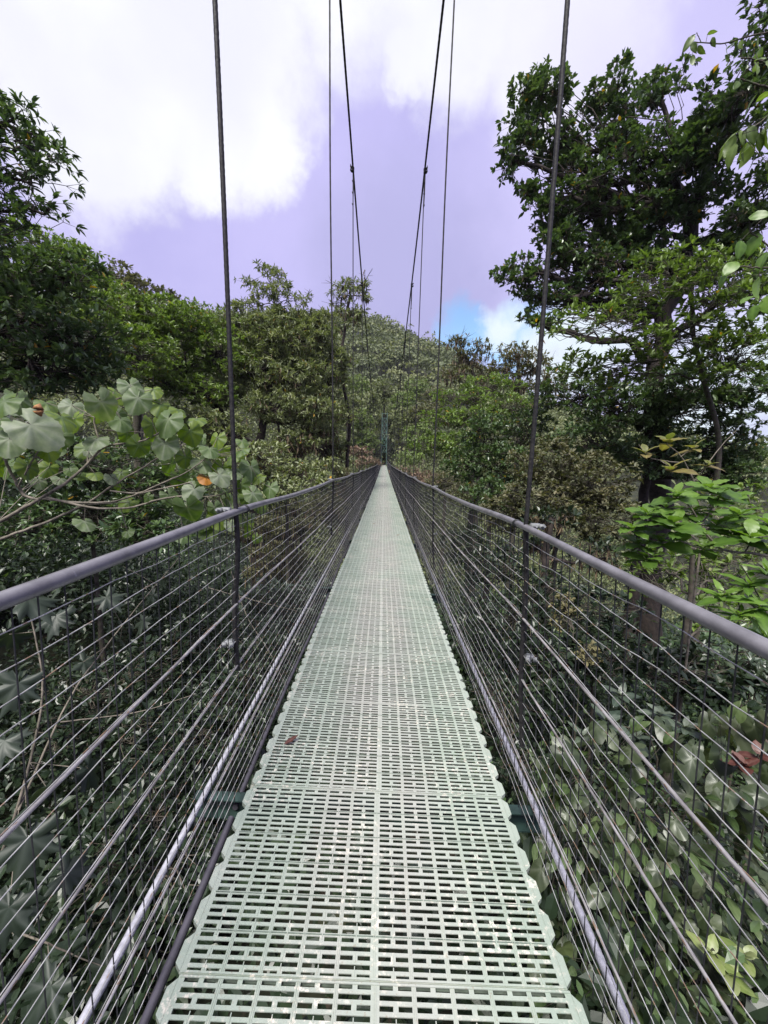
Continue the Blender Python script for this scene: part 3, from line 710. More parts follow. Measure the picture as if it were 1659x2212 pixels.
tree('broadleaf_tree', 'bushy mid green tree on the left slope, its top edged against the sky', 'tree',
     [(200, 625, 15, 75, 42), (260, 690, 14, 85, 60), (340, 690, 15, 75, 48), (300, 770, 13.5, 90, 55), (150, 560, 15, 60, 36), (400, 700, 15.5, 60, 42), (60, 530, 15, 80, 40)],
     [(270, 720, 15.5), (290, 850, 15.5)], .15, .38, m_l_mid, m_bark, cov=4.2, rtrunk=.2, clump=.32, k=6, updir=.5)
tree('spreading_tree', 'wide green tree with dark slanting limbs behind the left near hanger', 'tree',
     [(430, 700, 17, 70, 42), (390, 780, 16, 85, 50), (470, 770, 16, 70, 55), (440, 850, 15.5, 80, 36), (350, 830, 15, 70, 36), (520, 720, 17, 50, 40)],
     [(400, 800, 16.5), (455, 870, 16.5), (505, 920, 16.5), (545, 990, 16.5)], .15, .38, m_l_mid, m_barkd, cov=3.0, rtrunk=.2, clump=.32, flat=.45, k=6, updir=.5)
tree('brown_topped_tree', 'round brownish tree on the left skyline above the green slope', 'tree',
     [(255, 592, 38, 40, 22), (300, 620, 38, 40, 18), (345, 640, 38, 32, 14), (225, 600, 38, 22, 18)],
     [(280, 610, 38), (285, 680, 38)], .32, .5, m_l_olive, m_bark, cov=4.5, rtrunk=.3, clump=.35, k=6, tmpl=TS)
tree('grey_leaved_tree', 'grey-green tree with drooping narrow leaves and mossy trunks left of the span', 'tree',
     [(560, 720, 17, 55, 42), (515, 690, 17.2, 45, 32), (610, 705, 17.2, 60, 36), (670, 715, 17.4, 42, 34), (520, 780, 17, 55, 45), (480, 850, 16.5, 50, 36), (730, 790, 18, 30, 45), (620, 750, 17, 75, 55), (560, 810, 16.5, 60, 50), (650, 820, 16.5, 70, 50), (690, 740, 17.5, 40, 50), (600, 880, 16, 75, 36), (690, 890, 16, 50, 40)],
     [(600, 780, 17), (575, 870, 17), (560, 960, 17), (548, 1010, 17)], .17, .25, m_l_grey, m_barkd, cov=4.6, rtrunk=.24, clump=.3, k=8, updir=.1, moss=500, mossdrop=.3)
tree('thin_topped_tree', 'sparse grey-leaved treetop with bare twigs rising above the left canopy', 'tree',
     [(575, 585, 17.5, 26, 18), (540, 612, 17.8, 20, 14), (620, 605, 17.3, 26, 16), (585, 640, 17.5, 50, 20), (645, 645, 17.5, 22, 18), (550, 662, 17.5, 34, 16), (625, 685, 17.5, 50, 20), (690, 690, 17.8, 30, 22)],
     [(590, 620, 17.5), (595, 700, 17.5), (600, 800, 17.6)], .18, .24, m_l_grey, m_bark, cov=2.6, rtrunk=.07, clump=.5, k=8, updir=-.2, bare=12)
tree('thin_topped_tree', 'slender grey-leaved treetop crossed by the left main cable', 'tree',
     [(760, 620, 19, 34, 16), (735, 645, 19, 20, 14), (785, 635, 19, 20, 22), (775, 690, 19, 24, 20), (755, 670, 19, 30, 18), (720, 700, 19, 24, 26)],
     [(755, 640, 19), (742, 720, 19), (735, 800, 19), (745, 860, 19), (760, 900, 19), (750, 980, 19)], .2, .24, m_l_grey, m_barkd, cov=2.6, rtrunk=.11, clump=.5, k=8, updir=-.2, bare=12, moss=300, mossdrop=.25)
tree('mossy_tree', 'dark moss-draped tree with shaggy roots left of the mesh', 'tree',
     [(700, 830, 18, 44, 50), (680, 930, 17, 55, 40), (735, 900, 18, 26, 30), (720, 970, 19, 34, 30), (640, 960, 16, 60, 30)],
     [(690, 850, 18), (655, 930, 17.5), (640, 1000, 17.5), (630, 1050, 17.5)], .16, .35, m_l_grey, m_barkd, cov=3.2, rtrunk=.26, clump=.34, k=6, moss=900, mossdrop=.35)
tree('shaded_tree', 'shadowy tree mass beneath the spreading limbs on the left', 'tree',
     [(480, 930, 15, 75, 45), (560, 1000, 14, 75, 50), (640, 1030, 14, 70, 40), (700, 1020, 15, 40, 35), (400, 910, 15, 60, 40)],
     [(560, 960, 15), (560, 1050, 15)], .15, .4, m_l_grey, m_barkd, cov=3.8, rtrunk=.15, clump=.32, k=6, moss=300, mossdrop=.25)
tree('green_bush', 'bushy plant with pale green tips under the heart-leaved branches', 'bush',
     [(230, 1010, 7, 140, 60), (120, 1000, 6.5, 110, 60), (340, 1060, 7, 100, 50), (200, 1120, 6.5, 160, 55), (60, 1130, 6, 110, 60), (330, 1150, 6.5, 90, 40)],
     [(200, 1060, 7), (200, 1160, 7)], .10, .42, m_l_dark, m_bark, cov=3.8, rtrunk=.05, clump=.28, k=7)
tree('green_bush', 'small glossy bush just behind the left handrail near the second hanger', 'bush',
     [(620, 1060, 9, 55, 30), (560, 1080, 8.5, 60, 34), (690, 1045, 10, 40, 26)],
     [(620, 1070, 9), (620, 1120, 9)], .10, .42, m_l_grey, m_bark, cov=4, rtrunk=.05, clump=.32, k=7)
tree('tangled_shrub', 'tangle of brown mossy stems and dull leaves left of the mesh beyond the second hanger', 'shrub',
     [(640, 1120, 12, 60, 45), (710, 1100, 13, 45, 40), (570, 1150, 11, 60, 45), (740, 1050, 15, 30, 40), (600, 1220, 10, 70, 45)], [(650, 1120, 12), (650, 1200, 12)], .12, .3, m_l_olive, m_barkd, cov=4, rtrunk=.06, clump=.32, k=7, moss=500, mossdrop=.3)
# leaves fallen on the deck
for lab, x_, y_, m_ in [('dry reddish-brown leaf curled on the left edge of the deck', -.44, 1.62, m_red), ('small brown leaf far up the deck on the left', -.22, 8.3, m_dead),
                       ('small brown leaf far up the deck on the right', .26, 7.1, m_dead)]:
    c = np.array([x_, y_, float(deck_z(y_) - tilt(y_)*x_) + .008])
    o = obj('fallen_leaf', leaf_mesh('fallen_leaf', [leaves(c[None]*0, np.array([[.8, .5, .02]]), np.array([[0, .1, 1.0]]), .07, .03, T_fine(-.25), np.array([.5]))], m_, True), None, lab, 'leaf', 'leaves fallen on the deck', loc=tuple(c))
# forest trees round the far tower
FT = [('rounded tree directly above the far tower', (829, 840, 96, 26, 20), m_l_far), ('broad light green tree right of the tower top', (868, 865, 92, 26, 18), m_l_farb),
      ('dark tree just left of the tower top', (800, 868, 92, 22, 22), m_l_far), ('tree with pale layered crown left of the main cable low point', (778, 905, 84, 24, 22), m_l_farb),
      ('bright crowned tree at the left of the tower foot', (795, 945, 80, 20, 22), m_l_farb), ('dusky tree right behind the right-hand hangers', (862, 910, 88, 20, 22), m_l_far),
      ('tall tree beyond the right mesh, darker at its base', (885, 900, 80, 24, 22), m_l_far), ('olive tree above the yellowish green tree', (915, 885, 78, 26, 20), m_l_olive),
      ('dark green tree behind the slim mossy trunk on the left', (750, 860, 78, 26, 26), m_l_far), ('bright green tree left of the hangers in front of the hillside', (775, 830, 100, 26, 18), m_l_farb),
      ('big crowned tree low on the hillside right of the cables', (900, 835, 105, 28, 20), m_l_farb), ('dull brown-green tree low on the hillside beside the layered tree', (945, 850, 98, 28, 20), m_l_olive),
      ('deep green tree closing the view behind the bridge end', (833, 900, 104, 24, 24), m_l_far), ('low dark tree behind the landing of the bridge', (830, 965, 88, 22, 26), m_l_under)]
for lab, b, mt_ in FT:
    x0, y0, d0, rx, ry = b
    tree('forest_tree', lab, 'tree', [b, (x0-rx*.5, y0+ry*.5, d0, rx*.7, ry*.6), (x0+rx*.5, y0+ry*.4, d0-1, rx*.7, ry*.6), (x0, y0+ry*1.2, d0-1, rx*.9, ry*.8)], [(x0, y0, d0), (x0+1, y0+ry*2.2, d0)], .55, .55, mt_, m_bark,
         cov=4, rtrunk=.3, clump=.36, flat=.4, k=5, tmpl=TS, group='forest trees round the far tower')

# ------------------------------------------------------------------ distant forest on the hillside, one mass
def far_forest():
    parts = []; n = 1900
    X = RNG.uniform(-150, 150, n); Y = 82 + 165*RNG.random(n)**.9
    keep = ~((np.abs(X) < 3) & (Y < 90)); X, Y = X[keep], Y[keep]; Z = zt(X, Y); n = len(X)
    r = RNG.uniform(2.2, 6.4, n)*(1 + .25*(Y > 150)); m = 110
    C = np.stack([X, Y, Z + r*.9 + 1.5], -1)
    sub = np.repeat(C, 7, 0) + rdir(7*n)*np.repeat(r, 7)[:, None]*np.array([.7, .7, .4]); rs = np.repeat(r, 7)*.5
    q = 22; cc = np.repeat(sub, q, 0); dd = rdir(len(cc)); dd[:, 2] = np.abs(dd[:, 2])*.9 - .15
    pos = cc + dd*np.repeat(rs, q)[:, None]*np.array([1, 1, .6])*(.75 + .25*RNG.random((len(cc), 1)))
    tone = np.repeat(np.clip(RNG.normal(.5, .36, n), 0, .94), 7*q)*.7 + .3*RNG.random(len(cc))
    ax = nrm(rdir(len(cc)) + dd*.4); up = nrm(dd + rdir(len(cc))*.35 + [0, 0, .4])
    ln = (.62 + .5*RNG.random(len(cc)))*(1 + .4*(np.repeat(Y, 7*q) > 150))
    parts.append(leaves(pos, ax, up, ln, ln*.75, TS, tone))
    obj('distant_forest', leaf_mesh('distant_forest', parts, m_l_far), label='forest of many crowns covering the hillside beyond the bridge', cat='forest', kind='stuff')
far_forest()
# outlying low canopy on the far right valley and the left slope
CLAB = {'undergrowth': 'tangled low undergrowth covering the slope beside the near bridge', 'ravine_thicket': 'thicket filling the ravine below the middle of the bridge', 'slope_thicket': 'thicket on the slopes round the far bridge end', 'valley_forest': 'far low forest in the valley at the right edge'}
def canopy(name, n, xr, yr, L_, mat, h, q=60, cond=None):
    X = RNG.uniform(*xr, n); Y = RNG.uniform(*yr, n); ok = (np.abs(X) > 1.6 + 1.2*(Y > 20)) | (h <= 1.2)
    if cond is not None: ok &= cond(X, Y)
    X, Y = X[ok], Y[ok]; Z = zt(X, Y); n = len(X); r = RNG.uniform(.5, 1.0, n)*h
    cc = np.repeat(np.stack([X, Y, Z + r*.5], -1), q, 0); dd = rdir(len(cc)); dd[:, 2] = np.abs(dd[:, 2])
    pos = cc + dd*np.repeat(r, q)[:, None]*np.array([.9, .9, .8])*RNG.random((len(cc), 1))**.35
    ln = L_*(.6 + .8*RNG.random(len(cc))); tone = np.repeat(RNG.random(n), q)*.5 + .5*RNG.random(len(cc))
    obj(name, leaf_mesh(name, [leaves(pos, nrm(rdir(len(cc)) + dd*.6), nrm(rdir(len(cc))*.4 + [0, 0, 1]), ln, ln*.5, TM if L_ < .2 else TS, tone)], mat), label=CLAB[name], cat='vegetation', kind='stuff')
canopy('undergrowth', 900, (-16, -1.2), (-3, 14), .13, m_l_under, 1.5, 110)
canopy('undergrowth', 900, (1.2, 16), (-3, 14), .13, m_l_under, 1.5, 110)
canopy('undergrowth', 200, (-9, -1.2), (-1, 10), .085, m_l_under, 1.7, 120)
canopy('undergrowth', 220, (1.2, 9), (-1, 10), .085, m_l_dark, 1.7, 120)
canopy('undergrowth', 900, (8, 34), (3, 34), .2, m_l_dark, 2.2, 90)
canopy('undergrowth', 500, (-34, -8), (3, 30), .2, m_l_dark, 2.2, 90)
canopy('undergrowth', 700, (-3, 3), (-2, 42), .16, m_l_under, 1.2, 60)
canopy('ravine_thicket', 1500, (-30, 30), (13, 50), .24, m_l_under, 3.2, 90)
canopy('slope_thicket', 1600, (-70, 45), (45, 95), .45, m_l_far, 5.0, 90)
canopy('valley_forest', 1400, (45, 260), (60, 420), 1.6, m_l_far, 10, 60)

# ------------------------------------------------------------------ heart-leaved plant, left foreground
def polytube(mb, pts, ra, rb, sides=7, wig=.006):
    p = np.array([P(*q) for q in pts]); t0 = np.concatenate([[0], np.cumsum(np.linalg.norm(np.diff(p, axis=0), axis=1))]); n = max(12, 5*len(pts)); tt = np.linspace(0, t0[-1], n)
    c = np.stack([np.interp(tt, t0, p[:, i]) for i in range(3)], -1)
    for _ in range(3): c[1:-1] = (c[:-2] + c[1:-1]*2 + c[2:])/4
    c += RNG.normal(size=c.shape)*wig*np.sqrt(ra/.01)*.3
    mb.tube(c, np.linspace(ra, rb, n), sides); return c
def z7(x, y): return x*.3307, y*.3307 + 768
def foreground_plant(name, label, cat, branches, lv, tmpl, mat, bark, stalk=.003, stem=None, face=.6, group=None, Ls=.93, ar=1.0, axis_out=False, ground=True, upw=.55, extra=None):
    """branches: list of (pixel polyline, r0, r1); lv: leaves as (x, y, d, radius px, tone)"""
    wood = MB(); pts = []
    for br, ra, rb in branches: pts.append(polytube(wood, br, ra, rb))
    allp = np.vstack(pts)
    s0 = pts[0][0]; g = np.array([s0[0] - .1*np.sign(s0[0])*-1, s0[1] + .1, float(zt(s0[0], s0[1])) - .1])
    if ground: wood.tube(np.array([g, g*.6 + s0*.4 + [.05, .03, 0], s0]), [branches[0][1]*1.7, branches[0][1]*1.3, branches[0][1]], 8)
    root = obj(name, None, None, label, cat, group, loc=tuple(g))
    pos = np.array([P(a, b, c) for a, b, c, *_ in lv]); n = len(pos)
    r = np.array([l[3]*l[2]/FPX/ray(l[0], l[1])[1] for l in lv])*Ls; tone = np.array([l[4] for l in lv])
    tocam = nrm(-pos); near = np.array([allp[np.argmin(np.linalg.norm(allp - q, axis=1))] for q in pos])
    up = nrm(tocam*face + np.array([0, 0, upw]) + rdir(n)*.42)
    ax = nrm(pos - near + np.array([0, 0, -.10]) + rdir(n)*.05) if axis_out else nrm(np.array([0, 0, -.8]) + rdir(n)*.6 + tocam*.2)
    st = pos - ax*(r*0.0)[:, None]
    wood.cones(near, st, stalk*1.2, stalk)
    obj('stem', wood.mesh('stem', bark), root).location = tuple(-g)
    obj('foliage', leaf_mesh('foliage', [leaves(pos, ax, up, r*1.55, r*1.55*ar, tmpl, tone)], mat, True), root).location = tuple(-g)
    if extra: extra(root, -g)
    return root
D = 3.7
HL = [(281, 831, D, 30, .7), (218, 867, D-.3, 38, .8), (299, 859, D-.2, 33, .7), (66, 917, D-.7, 56, .93), (132, 900, D-.4, 34, .2), (162, 904, D-.2, 27, .1), (364, 904, D, 37, .45), (410, 930, D+.1, 30, .1),
      (357, 955, D, 33, .8), (453, 968, D+.2, 26, .5), (433, 995, D+.2, 26, .7), (420, 1056, D, 26, .9), (463, 1095, D, 19, .6), (403, 1095, D-.1, 36, .5), (542, 1008, D+.4, 29, .6), (583, 1052, D+.4, 22, .5),
      (10, 866, D-.4, 42, .4), (245, 847, D+.1, 28, .1), (331, 841, D+.2, 22, .1), (348, 873, D+.2, 27, .15), (155, 875, D, 26, .9), (208, 948, D-.1, 29, .8), (301, 960, D, 27, .3), (102, 966, D-.2, 27, .1),
      (20, 948, D-.4, 36, .8), (205, 1023, D, 19, .1), (240, 1030, D, 16, .9), (175, 1022, D, 18, .3), (182, 1125, D-.1, 26, .7), (275, 1148, D, 15, .4), (397, 1155, D, 21, .5), (60, 1005, D-.2, 26, .2),
      (480, 1010, D+.3, 24, .1), (505, 985, D+.3, 20, .3), (520, 1045, D+.3, 24, .4), (560, 1030, D+.4, 18, .1), (400, 985, D+.1, 24, .2), (330, 915, D, 26, .1), (385, 885, D+.2, 22, .1), (260, 905, D, 30, .5), (445, 1030, D+.2, 20, .955), (490, 1060, D+.2, 20, .6), (100, 870, D, 26, .3), (560, 1085, D+.3, 20, .2),
      (425, 905, D+.3, 24, .15), (470, 945, D+.3, 22, .1), (500, 1095, D+.2, 16, .8), (40, 860, D, 30, .6), (130, 940, D, 30, .6), (-20, 905, D-.2, 40, .5)]
HB = [([(-140, 1180, D-.1), (0, 1127, D-.1), (83, 1079, D-.1), (139, 1046, D-.1), (198, 996, D), (218, 963, D), (314, 953, D), (352, 930, D)], .017, .005),
      ([(-100, 1200, D-.2), (0, 1165, D-.2), (99, 1128, D-.1), (182, 1092, D), (238, 1052, D), (304, 1013, D+.1), (390, 960, D+.1)], .012, .005),
      ([(83, 1075, D-.1), (152, 1086, D-.1), (248, 1086, D), (317, 1059, D), (413, 1016, D+.1), (450, 985, D+.2)], .009, .004),
      ([(100, 1074, D-.1), (198, 1099, D-.1), (281, 1099, D), (350, 1076, D), (404, 1070, D), (460, 1075, D+.2), (560, 1040, D+.4)], .009, .004),
      ([(-20, 930, D-.3), (0, 966, D-.3), (20, 1013, D-.2), (50, 1072, D-.1), (83, 1079, D-.1)], .009, .010),
      ([(238, 1061, D), (298, 1067, D), (364, 1052, D), (413, 1042, D)], .007, .004),
      ([(218, 963, D), (200, 905, D), (230, 870, D), (290, 850, D)], .007, .003), ([(40, 1050, D-.2), (90, 960, D-.3), (120, 905, D-.4)], .006, .003)]
def seedpod(root, off):
    p = P(88, 886, D-.75); a = np.linspace(0, math.pi, 8); mb = MB()
    mb.tube(p + np.stack([0*a, -.02*np.sin(a), np.linspace(.045, -.045, 8)], -1), .035*np.sin(a).clip(.15), 10)
    obj('withered_flower', mb.mesh('withered_flower', noisy_mat('withered', (.18, .08, .03), (.34, .17, .06), 30, .8, 0, .5)), root).location = tuple(off)
for _ in range(70):
    t = RNG.random(); x_ = t*600 - 30; y_ = 860 + 120*t + RNG.uniform(-25, 190); HL.append((x_, y_, D + RNG.uniform(.1, .8), RNG.uniform(13, 27), RNG.random()*.94))
HB = [(a_, b_*1.35, c_*1.3) for a_, b_, c_ in HB]
foreground_plant('heart_leaved_plant', 'large heart-shaped leaves on bare curving branches above the left handrail', 'plant', HB, HL, TH_, m_heart, m_barkp, stalk=.0035, extra=seedpod, face=.6, upw=.7)
# more of its kind further down, with shade put into the dark leaf colour
JL = [(60, 1290, 2.9, 60, .6), (130, 1262, 3.2, 40, .7), (40, 1475, 2.6, 52, .4), (120, 1330, 3.3, 42, .6), (20, 1370, 3.0, 45, .3), (100, 1700, 2.3, 75, .4), (60, 1810, 2.1, 70, .2), (20, 1960, 2.0, 70, .2), (190, 1660, 2.6, 50, .5),
      (230, 1290, 3.6, 34, .6), (260, 1380, 3.9, 30, .5), (310, 1340, 4.2, 28, .7), (180, 1430, 3.8, 30, .4), (10, 1600, 2.5, 50, .3), (140, 1885, 2.3, 48, .3), (230, 2090, 2.4, 50, .2), (110, 2130, 2.0, 60, .25), (350, 1250, 4.6, 24, .7), (250, 1215, 4.4, 26, .6), (330, 1285, 4.6, 22, .4)]
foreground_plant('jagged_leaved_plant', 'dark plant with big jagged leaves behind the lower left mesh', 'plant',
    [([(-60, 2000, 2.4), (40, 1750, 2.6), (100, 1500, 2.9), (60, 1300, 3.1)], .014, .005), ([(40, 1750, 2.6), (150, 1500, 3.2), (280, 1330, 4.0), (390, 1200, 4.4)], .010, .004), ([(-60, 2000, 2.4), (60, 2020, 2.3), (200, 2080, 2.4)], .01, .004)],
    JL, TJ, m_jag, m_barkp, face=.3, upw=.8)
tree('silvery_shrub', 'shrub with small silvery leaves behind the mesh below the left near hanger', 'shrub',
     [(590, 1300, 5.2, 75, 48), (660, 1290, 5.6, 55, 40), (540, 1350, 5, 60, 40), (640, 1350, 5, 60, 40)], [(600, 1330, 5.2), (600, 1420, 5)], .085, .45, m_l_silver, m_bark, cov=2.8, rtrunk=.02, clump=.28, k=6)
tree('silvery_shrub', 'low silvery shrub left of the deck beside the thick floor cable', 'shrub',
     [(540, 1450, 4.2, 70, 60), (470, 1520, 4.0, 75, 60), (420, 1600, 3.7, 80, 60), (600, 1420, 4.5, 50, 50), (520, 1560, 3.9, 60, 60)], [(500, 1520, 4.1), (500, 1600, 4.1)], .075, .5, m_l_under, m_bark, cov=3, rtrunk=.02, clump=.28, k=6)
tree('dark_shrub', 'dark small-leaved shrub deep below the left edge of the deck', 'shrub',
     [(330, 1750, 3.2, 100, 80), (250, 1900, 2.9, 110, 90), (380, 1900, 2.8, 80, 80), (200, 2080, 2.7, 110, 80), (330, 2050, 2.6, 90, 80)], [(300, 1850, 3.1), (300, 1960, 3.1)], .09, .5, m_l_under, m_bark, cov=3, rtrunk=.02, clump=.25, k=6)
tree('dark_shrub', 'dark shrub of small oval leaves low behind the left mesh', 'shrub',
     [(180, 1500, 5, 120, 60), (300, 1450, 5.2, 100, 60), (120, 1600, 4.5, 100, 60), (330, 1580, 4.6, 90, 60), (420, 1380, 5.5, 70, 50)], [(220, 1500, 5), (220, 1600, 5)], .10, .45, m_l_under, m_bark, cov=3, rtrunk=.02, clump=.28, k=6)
# bare vines hanging behind the left mesh
mb = MB()
for v in [[(500, 1235, 4), (530, 1330, 4), (590, 1420, 4), (625, 1500, 4)], [(450, 1270, 4.2), (560, 1300, 4.2), (640, 1320, 4.4)], [(225, 1420, 3.6), (240, 1500, 3.6), (228, 1560, 3.6)], [(130, 1560, 3), (300, 1540, 3.2), (420, 1500, 3.4)]]:
    polytube(mb, v, .006, .003, 6)
obj('hanging_vines', mb.mesh('hanging_vines', m_barkp), None, 'thin pale bare vines trailing behind the left mesh', 'vine')

# ------------------------------------------------------------------ right foreground plants
def rosette_plant(name, label, cat, branches, ros, k, leafpx, tmpl, mat, bark, ar=.42, face=.3, flat=.3, updir=.15, group=None):
    wood = MB(); pts = [polytube(wood, br, ra, rb) for br, ra, rb in branches]; allp = np.vstack(pts)
    s0 = pts[0][0]; g = np.array([s0[0]+.1, s0[1]+.1, float(zt(s0[0], s0[1])) - .1])
    wood.tube(np.array([g, g*.6 + s0*.4 + [.05, .03, 0], s0]), [branches[0][1]*1.7, branches[0][1]*1.3, branches[0][1]], 8)
    root = obj(name, None, None, label, cat, group, loc=tuple(g)); parts = []
    A = []; B = []
    for (x, y_, d, sc_) in ros:
        c = P(x, y_, d); Lr = leafpx*sc_*d/FPX/ray(x, y_)[1]; nn_ = allp[np.argmin(np.linalg.norm(allp - c, axis=1))]; A.append(nn_); B.append(c)
        a = np.arange(k)*2.4 + RNG.random()*6; el = np.linspace(-.15, .9, k)
        axd = np.stack([np.cos(a)*np.cos(el), np.sin(a)*np.cos(el), np.sin(el)*.8 + updir], -1); tl = nrm(-c)*.35
        axd = nrm(axd + tl*.5 + RNG.normal(size=(k, 3))*.12); up = nrm(np.array([0, 0, 1.0]) + tl*face*2 + RNG.normal(size=(k, 3))*.15 + 0*axd)
        ln = Lr*(1.0 - .45*np.linspace(0, 1, k))*(1 + .12*RNG.normal(size=k))
        parts.append(leaves(np.repeat(c[None], k, 0) - [0, 0, 1]*np.linspace(.05, 0, k)[:, None], axd, up, ln, ln*ar*1.1, tmpl, np.clip(np.linspace(.1, .9, k) + RNG.normal(size=k)*.15, 0, .98)))
    wood.cones(np.array(A), np.array(B), .006, .004)
    obj('stem', wood.mesh('stem', bark), root).location = tuple(-g)
    obj('foliage', leaf_mesh('foliage', parts, mat, True), root).location = tuple(-g)
    return root
D = 3.6
rosette_plant('bright_green_sapling', 'sapling with bright green rosettes of toothed leaves above the right handrail', 'sapling',
    [([(1720, 1210, D), (1609, 1193, D), (1561, 1191, D), (1530, 1160, D), (1513, 1136, D), (1494, 1095, D), (1463, 1070, D)], .016, .006), ([(1561, 1191, D), (1500, 1182, D), (1458, 1162, D), (1400, 1150, D)], .009, .004),
     ([(1513, 1136, D), (1545, 1090, D), (1560, 1060, D)], .008, .004), ([(1458, 1162, D), (1400, 1200, D)], .006, .003), ([(1609, 1193, D), (1625, 1165, D)], .008, .004), ([(1494, 1095, D), (1420, 1110, D), (1375, 1130, D)], .006, .004)],
    [(1535, 1052, D, 1.1), (1463, 1066, D, .9), (1400, 1108, D, .8), (1368, 1138, D, .85), (1453, 1128, D-.1, 1.0), (1565, 1075, D+.1, 1.1), (1398, 1203, D, .8), (1622, 1158, D-.1, 1.1), (1486, 1143, D-.1, .9), (1549, 1130, D+.2, .9), (1430, 1165, D, .8), (1600, 1110, D+.3, .9), (1500, 1100, D+.1, .9), (1440, 1095, D+.2, .8), (1660, 1130, D, .9), (1380, 1170, D+.1, .8), (1520, 1180, D, .7), (1585, 1150, D+.1, .9)],
    9, 66, TO, m_l_bright, m_barkp, ar=.52)
rosette_plant('narrow_leaved_sapling', 'sapling with long narrow yellow-green leaves at the right edge below the bright rosettes', 'sapling',
    [([(1740, 1420, 3.2), (1659, 1330, 3.2), (1600, 1290, 3.2), (1540, 1270, 3.2)], .012, .004), ([(1659, 1330, 3.2), (1620, 1250, 3.2), (1600, 1220, 3.2)], .008, .004)],
    [(1620, 1260, 3.2, 1.0), (1560, 1285, 3.2, 1.0), (1640, 1305, 3.1, 1.1), (1600, 1325, 3.1, .9), (1655, 1230, 3.2, 1.0), (1650, 1370, 3.0, 1.1)], 8, 70, TF, m_l_bright, m_bark, ar=.28)
tree('thin_sapling', 'dark-stemmed sapling with loose dull leaves behind the bright rosettes', 'sapling',
     [(1470, 1220, 6, 90, 40), (1580, 1220, 6, 80, 60), (1400, 1260, 6, 60, 40), (1540, 1330, 5.5, 90, 50), (1640, 1100, 6.5, 60, 60)], [(1495, 1180, 5), (1500, 1240, 5), (1487, 1310, 5)], .12, .42, m_l_mid, m_bark, cov=1.3, rtrunk=.05, clump=.35, k=6)
rosette_plant('withered_sapling', 'bare-stemmed sapling with yellow and wilted brown leaves before the shade tree', 'sapling',
    [([(1520, 1130, 4.6), (1500, 1040, 4.6), (1470, 980, 4.6), (1440, 960, 4.6)], .012, .005), ([(1500, 1040, 4.6), (1560, 960, 4.6), (1590, 930, 4.6)], .007, .003), ([(1470, 1000, 4.6), (1400, 990, 4.6), (1380, 960, 4.6)], .007, .003)],
    [(1445, 950, 4.6, 1.1), (1395, 975, 4.6, 1), (1500, 965, 4.6, .9), (1450, 1010, 4.4, 1.1), (1530, 1000, 4.5, .8)], 5, 48, TF, leaf_mat('wilting_leaf', [(.16, .12, .05), (.24, .22, .07), (.14, .17, .05)], .5, .35), m_barkp, ar=.45)
# broad pale leaves low on the right
BL = []
for _ in range(240):
    x = RNG.uniform(1130, 1720); yb_ = 1560 + max(0, (1250-x)*.9); y_ = RNG.uniform(yb_, 2250)
    d = np.interp(y_, [1560, 1800, 2200], [3.3, 2.6, 2.0])*RNG.uniform(.92, 1.12)
    BL.append((x, y_, d, RNG.uniform(18, 36), RNG.random()*.97))
foreground_plant('broad_leaved_creeper', 'mass of broad rounded grey-green leaves behind the lower right mesh', 'creeper',
    [([(1500, 2000, 2.9), (1450, 1850, 3.0), (1500, 1700, 3.2), (1600, 1600, 3.4)], .010, .005), ([(1450, 1850, 3.0), (1300, 1800, 3.2), (1220, 1700, 3.4)], .008, .004), ([(1500, 2000, 2.9), (1350, 2050, 2.8), (1300, 2150, 2.7)], .008, .004), ([(1500, 2000, 2.9), (1620, 2050, 2.6), (1660, 1900, 2.8)], .008, .004)],
    BL, TB, m_under_big, m_bark, stalk=.0022, face=.35, upw=.8, Ls=1.05, ar=.75)
NL = []
for _ in range(150):
    x = RNG.uniform(1150, 1720); y_ = RNG.uniform(1540 + max(0, (1250-x)*.9), 2230); NL.append((x, y_, np.interp(y_, [1540, 1800, 2200], [3.1, 2.45, 1.95])*RNG.uniform(.9, 1.1), RNG.uniform(16, 34), RNG.random()*.95))
foreground_plant('long_leaved_plant', 'long ribbed green leaves poking up among the broad rounded leaves at lower right', 'plant',
    [([(1560, 2050, 2.7), (1520, 1850, 2.8), (1560, 1650, 3.1)], .008, .004), ([(1520, 1850, 2.8), (1380, 1750, 3.0), (1280, 1650, 3.3)], .006, .003), ([(1560, 2050, 2.7), (1400, 2000, 2.6), (1330, 2100, 2.5)], .006, .003)],
    NL, TF, m_fresh, m_bark, stalk=.0018, face=.3, upw=.8, ar=.42, axis_out=True)
rosette_plant('yellow_green_seedling', 'yellow-green seedling glowing low in the right corner behind the mesh', 'seedling',
    [([(1600, 2200, 2.0), (1580, 2120, 1.95)], .006, .004), ([(1580, 2120, 1.95), (1540, 2050, 1.95)], .005, .003)], [(1575, 2100, 1.9, 1.0), (1535, 2055, 1.95, .9), (1610, 2060, 1.95, .8)], 5, 62, TF, leaf_mat('pale_young_leaf', [(.16, .22, .06), (.24, .30, .10), (.30, .34, .16)], .4, .3), m_bark, ar=.5)
rosette_plant('star_leaved_shrub', 'shrub with star-shaped rosettes behind the middle of the right mesh', 'shrub',
    [([(1420, 1640, 3.7), (1400, 1580, 3.7), (1300, 1560, 3.8)], .008, .004), ([(1400, 1580, 3.7), (1420, 1540, 3.7)], .006, .003)],
    [(1310, 1555, 3.8, 1.1), (1425, 1540, 3.7, .95), (1375, 1590, 3.7, .8), (1480, 1570, 3.6, .9), (1260, 1590, 3.9, .9), (1340, 1500, 4.2, .9)], 8, 50, TF, m_l_silver, m_bark, ar=.38)
